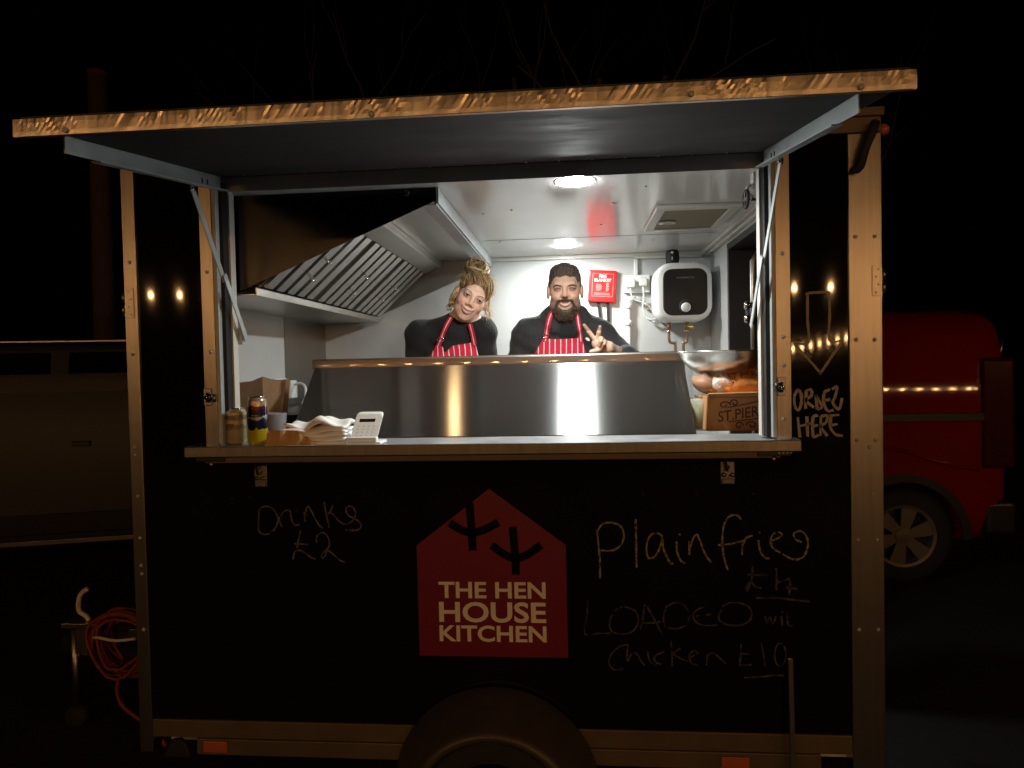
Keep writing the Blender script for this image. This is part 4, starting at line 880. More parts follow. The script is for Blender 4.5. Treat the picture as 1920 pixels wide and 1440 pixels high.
# angled: far end recedes to the right
xf = Matrix.Translation((-2.35, 3.75, GZ)) @ Matrix.Rotation(R_(17), 4, 'Z')
L_ = [(1.9, .70, .36, 1.0, .1), (1.85, .80, .30, 1.15, .1), (1.3, .87, .26, 1.22, .1), (.95, .89, .26, 1.55, .14), (.55, .90, .26, 1.90, .16), (0, .90, .26, 1.95, .15), (-2.2, .90, .26, 1.95, .15), (-2.45, .87, .28, 1.85, .15), (-2.5, .8, .32, 1.7, .15)]
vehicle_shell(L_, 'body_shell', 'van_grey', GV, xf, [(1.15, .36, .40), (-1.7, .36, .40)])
for (a, b) in ((-2.15, -1.32), (-1.26, -.42), (-.36, .42)):
    m = MB(); z0, z1 = 1.30, 1.86
    yy = lambda z: -.90 * (1 - .15 * (max(0, (z - 1.105) / .845)) ** 2) 
    m.hexa([(a, yy(z0) - .006, z0), (b, yy(z0) - .006, z0), (b, yy(z0) + .05, z0), (a, yy(z0) + .05, z0), (a + .03, yy(z1) - .004, z1), (b - .03, yy(z1) - .004, z1), (b - .03, yy(z1) + .05, z1), (a + .03, yy(z1) + .05, z1)])
    xmb(m, xf).build('side_window', 'glassdark', GV, bevel=.01)
xmb(MB().hexa([(-2.2, -.905, 1.29), (.5, -.905, 1.29), (.5, -.84, 1.29), (-2.2, -.84, 1.29), (-2.2, -.792, 1.872), (.46, -.792, 1.872), (.46, -.70, 1.872), (-2.2, -.70, 1.872)]), xf).build('window_band', 'blackplastic', GV)
xmb(MB().box(-2.3, .55, -.80, -.77, 1.93, 1.955), xf).build('roof_rail', 'alu', GV, bevel=.008)
xmb(MB().box(-2.2, .9, -.912, -.895, .36, .40), xf).build('sill_strip', 'steel_dark', GV, bevel=.006)
xmb(MB().box(-2.3, .9, -.908, -.88, .44, .60), xf).build('sill_cladding', 'blackplastic', GV, bevel=.01)
for a in (-1.08, -.18): xmb(MB().box(a - .11, a + .02, -.922, -.899, 1.12, 1.16), xf).build('door_handle', 'blackplastic', GV, bevel=.006)
for cx in (1.15, -1.7):
    xmb(MB().lathe([(.42, -.10), (.42, .10)], (cx, -.58, .36), 'y', 36), xf).build('wheel_housing', 'rubber', GV); wheel(GV, xf, cx, .36, -.79, .345); wheel(GV, xf, cx, .36, .79, .345)
# --- wooden pole behind the grey vehicle
Po = empty('wooden_pole', (-3.25, 5.6, GZ), 'tall weathered wooden pole rising behind the grey vehicle', 'pole')
MB().tube([(-4.05, 5.6, GZ), (-4.04, 5.6, 2), (-4.02, 5.6, 4.75)], [.125, .118, .105], 16).build('post', 'wood', Po, smooth=True)
MB().lathe([(.12, 4.75), (.11, 4.80), (.03, 4.83)], (-4.02, 5.6, 0), 'z', 16).build('cap', 'wood', Po, smooth=True)
# --- bare trees behind the trailer
def bare_tree(base, seed, label, h, spread):
    rg = random.Random(seed); t = empty('bare_tree', base, label, 'tree', 'bare trees behind the trailer')
    tr = MB(); cr = MB(); cr2 = MB()
    def grow(mb, p, d, L, r, depth):
        pts = [p]; rs = [r]; q = Vector(p); dd = Vector(d)
        for i in range(5):
            dd = (dd + Vector((rg.uniform(-.22, .22), rg.uniform(-.22, .22), rg.uniform(-.08, .16)))).normalized(); q = q + dd * L / 5; pts.append(tuple(q)); rs.append(r * (1 - .13 * (i + 1)))
        mb.tube(pts, rs, 7 if r > .03 else 4, False)
        if depth == 0: return
        for k in range(2):
            i = rg.randint(2, 5); b = Vector(pts[i]); nd = (dd + Vector((rg.uniform(-1, 1) * spread, rg.uniform(-1, 1) * spread * .6, rg.uniform(-.1, .6)))).normalized()
            grow(cr if depth > 1 else cr2, tuple(b), nd, L * rg.uniform(.6, .8), rs[i] * .62, depth - 1)
    tr.tube([base, (base[0] + .05, base[1], base[2] + h * .5), (base[0] - .03, base[1], base[2] + h)], [.17, .14, .11], 12)
    for k in range(5):
        a = 2 * math.pi * k / 5 + rg.uniform(-.3, .3); grow(cr, (base[0] - .03, base[1], base[2] + h - .25 * (k % 3)), Vector((math.cos(a) * .75, math.sin(a) * .4, .75)).normalized(), 1.9, .075, 3)
    tr.build('trunk', 'bark', t, smooth=True); c = cr.build('crown', 'bark', t, smooth=True); cr2.build('twigs', 'bark', c)['kind'] = 'stuff'
bare_tree((1.7, 5.8, GZ), 4, 'bare leafless tree above the middle of the trailer roof', 3.2, .9)
bare_tree((-.9, 6.6, GZ), 12, 'bare leafless tree above the left part of the trailer roof', 3.4, .9)
bare_tree((4.8, 8.0, GZ), 23, 'bare leafless tree far behind the red van', 3.3, .9)
# --- festoon strings behind the viewer: they light the trailer and show as reflections in it
def festoon(a, b, n, sag, label, r):
    F = empty('festoon_lights', a, label, 'light string', 'festoon strings facing the trailer')
    A = Vector(a); B = Vector(b); pts = [A.lerp(B, i / (n * 3)) + Vector((0, 0, -sag * 4 * (i / (n * 3)) * (1 - i / (n * 3)))) for i in range(n * 3 + 1)]
    MB().tube([p + Vector((0, 0, .10)) for p in pts], .006, 5).build('cable', 'rubber', F)
    bm_ = None
    for i in range(n):
        p = pts[i * 3 + 1]
        MB().tube([p + Vector((0, 0, .095)), p + Vector((0, 0, .03))], .016, 8).build('lamp_holder', 'rubber', F)
        if bm_ is None:
            o = MB().lathe([(r * .3, r * 1.15), (r * .7, r * .75), (r, 0), (r * .75, -r * .7), (r * .3, -r * .98)], (0, 0, 0), 'z', 12).build('bulb', 'bulb', F, smooth=True); bm_ = o.data
        else: o = bpy.data.objects.new('bulb', bm_); link(o, F)
        o.location = p
    return F
festoon((-6.4, -7.3, 2.40), (12.2, -6.6, 2.09), 42, .10, 'string of warm festoon bulbs hanging across behind the viewer', .030)
festoon((6.65, -16, 1.40), (9.05, -16, 1.86), 11, .02, 'second farther string of warm festoon bulbs behind the viewer', .030)
for i, (x, y) in enumerate(((-6.4, -7.3), (12.2, -6.6), (6.65, -16), (9.05, -16))):
    p = empty('festoon_pole', (x, y, GZ), ['timber pole at the left end of the near festoon string', 'timber pole at the right end of the near festoon string', 'timber pole at the left end of the far festoon string', 'timber pole at the right end of the far festoon string'][i], 'pole')
    MB().tube([(x, y, GZ), (x, y, 2.75)], .04, 10).build('post', 'wood', p, smooth=True); MB().tube([(x - .08, y, 2.66), (x + .08, y, 2.66)], .012, 8).build('cross_pin', 'steel_dark', p)
# ================================================================== people (one continuous signed-distance surface each)
def axis(*segs):
    out = []
    for a, b, s in segs: out += list(np.arange(a, b - 1e-9, s))
    out.append(segs[-1][1]); return np.array(out, np.float32)
class Field:
    def __init__(s, xs, ys, zs):
        s.a = (xs, ys, zs); s.d = np.full((len(xs), len(ys), len(zs)), 1.0, np.float32)
    def put(s, fn, lo, hi, k=.02, mode='add'):
        pad = k + .02; sl = []
        for i in range(3):
            i0 = max(0, np.searchsorted(s.a[i], lo[i] - pad) - 1); i1 = min(len(s.a[i]), np.searchsorted(s.a[i], hi[i] + pad) + 1); sl.append(slice(i0, i1))
        sl = tuple(sl)
        if any(q.stop <= q.start for q in sl): return
        X = s.a[0][sl[0]][:, None, None]; Y = s.a[1][sl[1]][None, :, None]; Z = s.a[2][sl[2]][None, None, :]
        v = fn(X, Y, Z); b = s.d[sl]
        if mode == 'add':
            h = np.clip(.5 + .5 * (b - v) / k, 0, 1); s.d[sl] = b * (1 - h) + v * h - k * h * (1 - h)
        else:
            v = -v; h = np.clip(.5 - .5 * (b - v) / k, 0, 1); s.d[sl] = b * (1 - h) + v * h + k * h * (1 - h)
    def mesh(s):
        d = s.d; ins = d < 0; nx, ny, nz = d.shape
        c = np.zeros((nx - 1, ny - 1, nz - 1), np.int8)
        for i in (0, 1):
            for j in (0, 1):
                for k in (0, 1): c += ins[i:nx - 1 + i, j:ny - 1 + j, k:nz - 1 + k]
        act = (c > 0) & (c < 8); I = np.argwhere(act); n = len(I)
        idx = np.full(act.shape, -1, np.int32); idx[act] = np.arange(n)
        acc = np.zeros((n, 3)); cnt = np.zeros(n)
        cor = [(i, j, k) for i in (0, 1) for j in (0, 1) for k in (0, 1)]
        val = {q: d[I[:, 0] + q[0], I[:, 1] + q[1], I[:, 2] + q[2]] for q in cor}
        pos = {q: np.stack([s.a[m][I[:, m] + q[m]] for m in range(3)], 1) for q in cor}
        for q in cor:
            for m in range(3):
                if q[m] == 0:
                    r = tuple(q[t] + (1 if t == m else 0) for t in range(3)); a, b = val[q], val[r]; x = (a < 0) != (b < 0)
                    t = np.where(x, a / np.where(x, a - b, 1), 0)[:, None]; p = pos[q] + (pos[r] - pos[q]) * t; acc += np.where(x[:, None], p, 0); cnt += x
        V = acc / cnt[:, None]; F = []
        for m in range(3):
            sl0 = [slice(1, -1)] * 3; sl1 = [slice(1, -1)] * 3; sl0[m] = slice(0, -1); sl1[m] = slice(1, None)
            a = ins[tuple(sl0)]; b = ins[tuple(sl1)]; E_ = np.argwhere(a != b); fl_ = a[tuple(E_.T)]
            off = np.ones(3, int); off[m] = 0; base = E_ + off
            u, w = [(1, 2), (2, 0), (0, 1)][m]
            def g(du, dw):
                q = base.copy(); q[:, u] -= du; q[:, w] -= dw; return idx[tuple(q.T)]
            Q = np.stack([g(1, 1), g(0, 1), g(0, 0), g(1, 0)], 1); Q[~fl_] = Q[~fl_][:, ::-1]; F.append(Q)
        F = np.concatenate(F); F = F[(F >= 0).all(1)]
        return V, F
    def front(s, x, z, rest=.95):
        """y of the first surface met from the front at (x,z)"""
        def colm(i, k):
            c = s.d[i, :, k]; j = np.argmax(c < 0)
            if c[j] >= 0: return None
            if j == 0: return s.a[1][0]
            t = c[j - 1] / (c[j - 1] - c[j]); return s.a[1][j - 1] + (s.a[1][j] - s.a[1][j - 1]) * t
        i = int(np.clip(np.searchsorted(s.a[0], x) - 1, 0, len(s.a[0]) - 2)); k = int(np.clip(np.searchsorted(s.a[2], z) - 1, 0, len(s.a[2]) - 2))
        fx = float((x - s.a[0][i]) / (s.a[0][i + 1] - s.a[0][i])); fz = float((z - s.a[2][k]) / (s.a[2][k + 1] - s.a[2][k]))
        q = [colm(i, k), colm(i + 1, k), colm(i, k + 1), colm(i + 1, k + 1)]; g = [v for v in q if v is not None]
        if not g: return rest
        mx = max(g); q = [mx if v is None else v for v in q]
        return (q[0] * (1 - fx) + q[1] * fx) * (1 - fz) + (q[2] * (1 - fx) + q[3] * fx) * fz
class Frame:
    def __init__(s, o, Rm=None, sc=1.0): s.o = np.array(o, float); s.R = np.eye(3) if Rm is None else np.array(Rm, float); s.s = sc
    def w(s, p): return s.o + s.s * (s.R @ np.array(p, float))
    def loc(s, X, Y, Z):
        dx, dy, dz = X - s.o[0], Y - s.o[1], Z - s.o[2]; R = s.R
        return tuple((R[0, i] * dx + R[1, i] * dy + R[2, i] * dz) / s.s for i in range(3))
ID = Frame((0, 0, 0))
def ell(F, fr, c, r, k=.02, mode='add', infl=0):
    c = np.array(c, float); r = np.array(r, float) + infl; W_ = fr.w(c); m = max(r) * fr.s
    def fn(X, Y, Z):
        x, y, z = fr.loc(X, Y, Z); a = np.sqrt(((x - c[0]) / r[0]) ** 2 + ((y - c[1]) / r[1]) ** 2 + ((z - c[2]) / r[2]) ** 2)
        b = np.sqrt(((x - c[0]) / r[0] ** 2) ** 2 + ((y - c[1]) / r[1] ** 2) ** 2 + ((z - c[2]) / r[2] ** 2) ** 2)
        return (a * (a - 1) / np.maximum(b, 1e-6) * fr.s).astype(np.float32)
    F.put(fn, W_ - m, W_ + m, k, mode)
def cone(F, fr, a, b, r1, r2, k=.02, mode='add', infl=0):
    a = fr.w(a); b = fr.w(b); r1 = (r1 + infl) * fr.s; r2 = (r2 + infl) * fr.s; ba = b - a; L = ba @ ba
    def fn(X, Y, Z):
        t = np.clip(((X - a[0]) * ba[0] + (Y - a[1]) * ba[1] + (Z - a[2]) * ba[2]) / L, 0, 1)
        return (np.sqrt((X - a[0] - t * ba[0]) ** 2 + (Y - a[1] - t * ba[1]) ** 2 + (Z - a[2] - t * ba[2]) ** 2) - (r1 + (r2 - r1) * t)).astype(np.float32)
    m = max(r1, r2); F.put(fn, np.minimum(a, b) - m, np.maximum(a, b) + m, k, mode)
def cut_above(F, z): F.d = np.maximum(F.d, (F.a[2][None, None, :] - z).astype(np.float32))
def cut_below(F, z): F.d = np.maximum(F.d, (z - F.a[2][None, None, :]).astype(np.float32))
def mk(name, V, Fc, m, parent, cols=None, smooth=True):
    me = bpy.data.meshes.new(name); me.from_pydata(V.tolist(), [], Fc.tolist()); me.update(); me.materials.append(M[m])
    if smooth: me.polygons.foreach_set('use_smooth', [True] * len(me.polygons))
    if cols is not None:
        at = me.color_attributes.new('col', 'FLOAT_COLOR', 'POINT'); at.data.foreach_set('color', np.concatenate([cols, np.ones((len(cols), 1))], 1).astype(np.float32).ravel())
    return link(bpy.data.objects.new(name, me), parent)

def head(F, fr, sex):
    m = sex == 'm'
    ell(F, fr, (0, .018, .036), (.074, .094, .084), .03)
    ell(F, fr, (0, -.020, -.030), (.064 if m else .061, .068, .080), .03)
    for s in (-1, 1):
        ell(F, fr, (s * (.043 if m else .039), -.028, -.070), (.026 if m else .019, .040, .028), .03)          # jaw angle
        ell(F, fr, (s * .043, -.052, -.016), (.022, .022, .018), .02)                           # cheekbone
        ell(F, fr, (s * (.037 if m else .040), -.067 if m else -.063, -.034), (.022 if m else .022,) * 2 + (.019 if m else .019,), .016)                          # smiling cheek
    ell(F, fr, (0, -.062, -.100), (.027, .024, .020), .03)                                      # chin
    cone(F, fr, (-.036, -.074, .022), (.036, -.074, .022), .013, .013, .02)                     # brow
    for s in (-1, 1): ell(F, fr, (s * .033, -.098, .003), (.020, .016, .011), .012, 'sub')
    for s in (-1, 1): ell(F, fr, (s * .033, -.078, .003), (.0155, .0125, .0125), .006)          # closed lids over eyeballs
    ell(F, fr, (0, -.070, -.062), (.034, .026, .026), .02)                                      # muzzle
    cone(F, fr, (0, -.085, .012), (0, -.104 if m else -.102, -.030 if m else -.026), .008, .0115 if m else .0100, .010)         # nose
    for s in (-1, 1): ell(F, fr, (s * .0125, -.094, -.033), (.0085, .011, .0085), .007)
    for s in (-1, 1):
        if m: cone(F, fr, (s * .019, -.101, -.034), (s * .041, -.082, -.066), .0030, .0030, .007 if m else .010, 'sub')
        ell(F, fr, (s * .079, .012, -.004), (.009, .020, .032), .008); ell(F, fr, (s * .086, .006, -.002), (.006, .010, .020), .006, 'sub')

def colour_skin(V, fr, sex, base):
    x, y, z = fr.loc(V[:, 0], V[:, 1], V[:, 2]); n = len(V); c = np.tile(np.array(base), (n, 1))
    g = lambda cx, cy, cz, s: np.exp(-((x - cx) ** 2 + (y - cy) ** 2 + (z - cz) ** 2) / (2 * s * s))[:, None]
    blush = np.array((.62, .20, .15)) if sex == 'f' else np.array((.55, .20, .14))
    for s in (-1, 1): c = c * (1 - .55 * g(s * .043, -.07, -.030, .020)) + blush * (.55 * g(s * .043, -.07, -.030, .020))
    c = c * (1 - .35 * g(0, -.11, -.03, .011)) + blush * (.35 * g(0, -.11, -.03, .011))
    for s in (-1, 1): w = .9 * g(s * .084, .005, -.002, .012); c = c * (1 - .3 * w) + blush * .3 * w                     # ears
    for s in (-1, 1): w = (.8 if sex == 'm' else .5) * g(s * .033, -.088, .004, .011); c = c * (1 - w) + np.array((.30, .15, .10)) * w             # shade of the eyelid crease, painted into the skin colour
    for s in (-1, 1): w = (.85 if sex == 'm' else .45) * g(s * .007, -.106, -.041, .0042); c = c * (1 - w) + np.array((.14, .05, .035)) * w          # dark spot painted for the shade inside the nostril
    if sex == 'm':   # stubble where the beard thins out
        w = (np.clip((-.035 - z) / .03, 0, 1) * np.clip((.05 - y) / .03, 0, 1) * (np.abs(z) < .2) * np.clip((np.abs(x) - .03) / .012 + np.clip((-.075 - z) / .01, 0, 1), 0, 1))[:, None]
        c = c * (1 - .6 * w) + np.array((.10, .065, .05)) * .6 * w
    return c
def face_features(P, fr, sex, lf):
    """lips, teeth, brows, lashes, eyes; lf is the head alone in its own frame"""
    def sy(x, z): return lf.front(x, z, -.06)
    def tubeon(name, pts, r, m, off=0.0, n=6):
        MB().tube([tuple(fr.w((x, sy(x, z) - off, z))) for x, z in pts], [q * fr.s for q in (r if isinstance(r, list) else [r] * len(pts))], n).build(name, m, P, smooth=True)
    w, zc, cv = (.034, -.062, .014) if sex == 'f' else (.036, -.064, .015)
    xs = np.linspace(-w, w, 13); up_ = [(x, zc + cv * (x / w) ** 2 + .001) for x in xs]; dn = [(x, zc + cv * (x / w) ** 2 - (.0135 if sex == 'f' else .0135) * (1 - (x / w) ** 2)) for x in xs]
    V = []; 
    for (a, b) in zip(up_, dn):
        V += [fr.w((a[0], sy(*a) - .0012, a[1])), fr.w((b[0], sy(*b) - .0012, b[1]))]
    Fc = [(2 * i, 2 * i + 1, 2 * i + 3, 2 * i + 2) for i in range(12)]
    mk('teeth', np.array(V), np.array(Fc), 'teeth', P)
    rr = [.0016 + .0022 * (1 - (x / w) ** 2) for x in xs]
    tubeon('upper_lip', up_, rr, 'lip'); tubeon('lower_lip', [(a, b - .001) for a, b in dn], [q * 1.35 for q in rr], 'lip')
    for s in (-1, 1):
        ex = s * .033
        br = [(ex - s * .017, .021), (ex - s * .006, .025), (ex + s * .008, .0265), (ex + s * .021, .0205)]
        if sex == 'm': br = [(ex - s * .017, .0115), (ex - s * .006, .0155), (ex + s * .008, .0165), (ex + s * .020, .0110)]
        tubeon('eyebrow', [(p[0], p[2]) for p in smooth_path([(a, 0, b) for a, b in br], 3)], ([.0034] * 7 + [.0028, .002, .0012]) if sex == 'm' else ([.0019] * 7 + [.0016, .0012, .0008]), 'lash' if sex == 'm' else 'brow_f')
        if sex == 'f':
            V = []; n = 9
            for i in range(n):
                t = -1 + 2 * i / (n - 1); xx = ex + .0125 * t; hi = .004 + .0032 * (1 - t * t); lo = .004 - .0024 * (1 - t * t)
                for zz in (hi, (hi + lo) / 2, lo): V.append(fr.w((xx, sy(xx, zz) - .0010, zz)))
            Fc = [(3 * i + q, 3 * i + q + 1, 3 * i + 4 + q, 3 * i + 3 + q) for i in range(n - 1) for q in (0, 1)]
            e = mk('eye', np.array(V), np.array(Fc), 'eye_white', P)
            V = [fr.w((ex + .001, sy(ex, .0045) - .0024, .0045))] + [fr.w((ex + .001 + .0062 * math.cos(a), sy(ex + .0062 * math.cos(a), .0045 + .0046 * math.sin(a)) - .0020, .0045 + .0046 * math.sin(a))) for a in np.linspace(0, 2 * math.pi, 17)[:-1]]
            mk('iris', np.array(V), np.array([(0, 1 + i, 1 + (i + 1) % 16, 1 + (i + 1) % 16) for i in range(16)])[:, :3], 'iris', e)
            tubeon('eyelash', [(ex + .0145 * t, .004 + .0036 * (1 - t * t) + .0006) for t in np.linspace(-1, 1, 9)], .0019, 'lash', .001)
        else:  # laughing, nearly shut eyes
            tubeon('eyelash', [(ex + .0145 * t, .0005 + .0028 * (1 - t * t) - .002 * s * t) for t in np.linspace(-1, 1, 9)], .0017, 'lash', .0006)
            tubeon('eye_crease_line', [(ex + .013 * t, -.0075 - .002 * (1 - t * t)) for t in np.linspace(-1, 1, 7)], .0009, 'brow_f', .0)  # brown line painted for the shade in the crease below the eye
M['brow_f'] = mat('light_brown_brow', (.30, .17, .10), .8)
def local_head(sex):
    f = Field(np.arange(-.10, .1001, .003, dtype=np.float32), np.arange(-.13, .13, .003, dtype=np.float32), np.arange(-.14, .14, .003, dtype=np.float32)); head(f, ID, sex); return f
def strand(mb, cols, pts, r0, r1, c, n=4):
    k = len(mb.v); P = smooth_path(pts, 3); mb.tube(P, [r0 + (r1 - r0) * i / (len(P) - 1) for i in range(len(P))], n, False); cols += [c] * (len(mb.v) - k)
def hair_obj(name, mb, cols, parent):
    return mk(name, np.array(mb.v), np.array([f if len(f) == 4 else f + (f[-1],) for f in mb.f]), 'hair', parent, np.array(cols))

def apron(P, F, poly_l, poly_r, ztop, zbot, uvrot, name='apron', nx=46, nz=40, off=.007, seed=0):
    """bib following the clothes: left/right edges and top as functions"""
    V = []; UV = []; zs = np.linspace(0, 1, nz)
    for j in range(nz):
        for i in range(nx):
            t = i / (nx - 1); zt = ztop(t); z = zt + (zbot - zt) * zs[j]; xl, xr = poly_l(z), poly_r(z); x = xl + (xr - xl) * t
            y = F.front(x, z, .9) - off - .004 * math.sin(t * 9 + z * 14 + seed) * min(1, zs[j] * 4 + .2); V.append((x, y, z)); UV.append((x + uvrot * (z - 1.25), z))
    Fc = [(j * nx + i, j * nx + i + 1, (j + 1) * nx + i + 1, (j + 1) * nx + i) for j in range(nz - 1) for i in range(nx - 1)]
    # smooth y a little so cloth spans hollows
    Y = np.array(V)[:, 1].reshape(nz, nx)
    for _ in range(6):
        Yp = np.pad(Y, 1, mode='edge'); Y = np.minimum(Y, (Yp[:-2, 1:-1] + Yp[2:, 1:-1] + Yp[1:-1, :-2] + Yp[1:-1, 2:]) / 4)
    V = [(v[0], float(y), v[2]) for v, y in zip(V, Y.ravel())]
    me = bpy.data.meshes.new(name); me.from_pydata(V, [], Fc); me.update(); me.materials.append(M['apron']); uv = me.uv_layers.new(name='UVMap')
    for lo in me.loops: uv.data[lo.index].uv = UV[lo.vertex_index]
    me.polygons.foreach_set('use_smooth', [True] * len(me.polygons)); o = link(bpy.data.objects.new(name, me), P)
    so = o.modifiers.new('solid', 'SOLIDIFY'); so.thickness = .002; so.offset = 1
    return o
def strap(P, F, pts, w, name='neck_strap', u0=-.5):
    V = []; UV = []; pp = smooth_path([(a, 0, b) for a, b in pts], 6)
    for i, p in enumerate(pp):
        a = np.array(pp[max(i - 1, 0)]); b = np.array(pp[min(i + 1, len(pp) - 1)]); d = (b - a) / np.linalg.norm(b - a); nn = np.array((-d[2], 0, d[0]))
        for q in (-.5, 0, .5):
            x, z = p[0] + nn[0] * w * q, p[2] + nn[2] * w * q; V.append((x, F.front(x, z, .95) - .009, z)); UV.append((w * q, z))
    Fc = [(3 * i + q, 3 * i + q + 1, 3 * i + 4 + q, 3 * i + 3 + q) for i in range(len(pp) - 1) for q in (0, 1)]
    me = bpy.data.meshes.new(name); me.from_pydata(V, [], Fc); me.update(); me.materials.append(M['apron']); uv = me.uv_layers.new(name='UVMap')
    for lo in me.loops: uv.data[lo.index].uv = UV[lo.vertex_index]
    o = link(bpy.data.objects.new(name, me), P); so = o.modifiers.new('solid', 'SOLIDIFY'); so.thickness = .003; so.offset = 0
    return o
FL = -.05
def legs(F, cx, cy, infl=0, hip=.80):
    for s in (-1, 1):
        cone(F, ID, (cx + s * .085, cy, hip), (cx + s * .095, cy - .01, .42), .085, .058, .03, infl=infl); cone(F, ID, (cx + s * .095, cy - .01, .42), (cx + s * .10, cy + .01, .03), .058, .040, .03, infl=infl)

# ---------------------------------------------------------------- bearded man
PM = empty('person', (1.49, .98, FL), 'bearded man in charcoal jacket and striped apron making a two finger sign', 'person', 'people serving in the trailer')
fm_ = Frame((1.503, .962, 1.545)); 
def man_torso(F, infl=0):
    ell(F, ID, (1.475, 1.00, 1.17), (.185, .115, .23), .05, infl=infl); ell(F, ID, (1.48, 1.0, .93), (.165, .115, .26), .05, infl=infl); ell(F, ID, (1.48, 1.0, .78), (.165, .11, .13), .05, infl=infl)
    for x, z in ((1.332, 1.338), (1.650, 1.330)):
        cone(F, ID, (1.50, .995, 1.42), (x, .995, z + .012), .055, .052, .06, infl=infl)
        ell(F, ID, (x, .99, z), (.064, .068, .066), .05, infl=infl)
def man_arms(F, infl=0, sleeves=False):
    cone(F, ID, (1.322, .985, 1.33), (1.222, .965, 1.07), .055, .046, .03, infl=infl)
    cone(F, ID, (1.660, .98, 1.325), (1.790, .88, 1.215), .054, .043, .03, infl=infl)
    if sleeves:
        cone(F, ID, (1.222, .965, 1.07), (1.30, .80, 1.0), .043, .036, .02, infl=infl); cone(F, ID, (1.790, .88, 1.215), (1.765, .81, 1.235), .043, .040, .02, infl=infl)
    else:
        cone(F, ID, (1.222, .965, 1.07), (1.34, .74, .99), .040, .026, .02); ell(F, ID, (1.375, .70, .985), (.035, .045, .022), .02)
        for q in range(4): cone(F, ID, (1.37 + q * .014, .67, .985), (1.385 + q * .014, .615, .985 - abs(q - 1.5) * .004), .009, .0075, .006)
        cone(F, ID, (1.35, .70, .985), (1.345, .655, .98), .010, .008, .006)
        cone(F, ID, (1.790, .88, 1.215), (1.690, .742, 1.270), .038, .026, .02)
        # hand: palm, two raised fingers, curled ring and little finger, thumb across
        cone(F, ID, (1.682, .735, 1.275), (1.640, .715, 1.295), .024, .022, .018); ell(F, ID, (1.645, .712, 1.292), (.030, .016, .030), .010)
        cone(F, ID, (1.624, .705, 1.312), (1.603, .697, 1.341), .0100, .0095, .004); cone(F, ID, (1.603, .697, 1.341), (1.584, .692, 1.369), .0095, .0075, .004)
        cone(F, ID, (1.640, .702, 1.316), (1.645, .690, 1.338), .0100, .0095, .004); cone(F, ID, (1.645, .690, 1.338), (1.650, .684, 1.360), .0095, .0075, .004)
        cone(F, ID, (1.655, .702, 1.312), (1.652, .680, 1.300), .0100, .0098, .004); cone(F, ID, (1.652, .680, 1.300), (1.646, .690, 1.282), .0098, .0085, .003)
        cone(F, ID, (1.668, .710, 1.300), (1.664, .690, 1.288), .0095, .0090, .004); cone(F, ID, (1.664, .690, 1.288), (1.656, .698, 1.274), .0090, .0080, .003)
        cone(F, ID, (1.662, .722, 1.268), (1.638, .695, 1.262), .0125, .0105, .006); cone(F, ID, (1.638, .695, 1.262), (1.610, .688, 1.256), .0105, .0085, .004)
xs = axis((1.14, 1.40, .008), (1.40, 1.70, .003), (1.70, 1.86, .006)); ys = axis((.58, .66, .008), (.66, .78, .003), (.78, .84, .006), (.84, 1.08, .003), (1.08, 1.20, .008)); zs = axis((-.06, 1.20, .010), (1.20, 1.68, .003))
B = Field(xs, ys, zs); head(B, fm_, 'm'); cone(B, fm_, (0, .025, -.06), (0, .035, -.145), .056, .060, .03); man_torso(B, -.006); man_arms(B); legs(B, 1.48, 1.0)
V, Fc = B.mesh(); cm = colour_skin(V, fm_, 'm', (.78, .49, .355))
tat = ((V[:, 0] > 1.70) & (V[:, 2] < 1.32) & (V[:, 1] < .90)); nz = .5 + .5 * np.sin(V[:, 0] * 130) * np.sin(V[:, 2] * 160 + V[:, 0] * 60); cm[tat] = cm[tat] * (.65 + .3 * nz[tat, None]) * np.array((.85, .95, 1.0))
mk('body', V, Fc, 'skin', PM, cm); lh = local_head('m'); face_features(PM, fm_, 'm', lh)
# jacket
xs = axis((1.12, 1.88, .0055)); ys = axis((.76, 1.20, .0055)); zs = axis((.72, 1.52, .0055))
J = Field(xs, ys, zs); man_torso(J, .012); man_arms(J, .010, True); cone(J, fm_, (0, .035, -.085), (0, .040, -.16), .066, .085, .02)
cone(J, fm_, (-.078, .01, -.098), (-.052, -.062, -.185), .020, .012, .035); cone(J, fm_, (.078, .01, -.098), (.056, -.062, -.185), .020, .012, .035)   # stand-up collar
cone(J, fm_, (0, .02, -.05), (0, .02, -.13), .058, .054, .010, 'sub'); ell(J, fm_, (0, -.07, -.10), (.045, .06, .05), .01, 'sub')
J.d += (.0036 * np.sin(J.a[0][:, None, None] * 40 + J.a[2][None, None, :] * 64) * np.sin(J.a[2][None, None, :] * 27 - J.a[1][None, :, None] * 50)).astype(np.float32)
cut_below(J, .76); V, Fc = J.mesh(); mk('jacket', V, Fc, 'jacket', PM)
tr_ = Field(axis((1.26, 1.70, .012)), axis((.82, 1.18, .012)), axis((-.06, .90, .012))); legs(tr_, 1.48, 1.0, .012); ell(tr_, ID, (1.48, 1.0, .80), (.18, .125, .13), .04); V, Fc = tr_.mesh(); mk('trousers', V, Fc, 'denim', PM)
for s in (-1, 1): blob(1.48 + s * .10, .955, FL + .046, .05, .13, .045, 60, .02).build('shoe', 'blackplastic', PM, smooth=True)
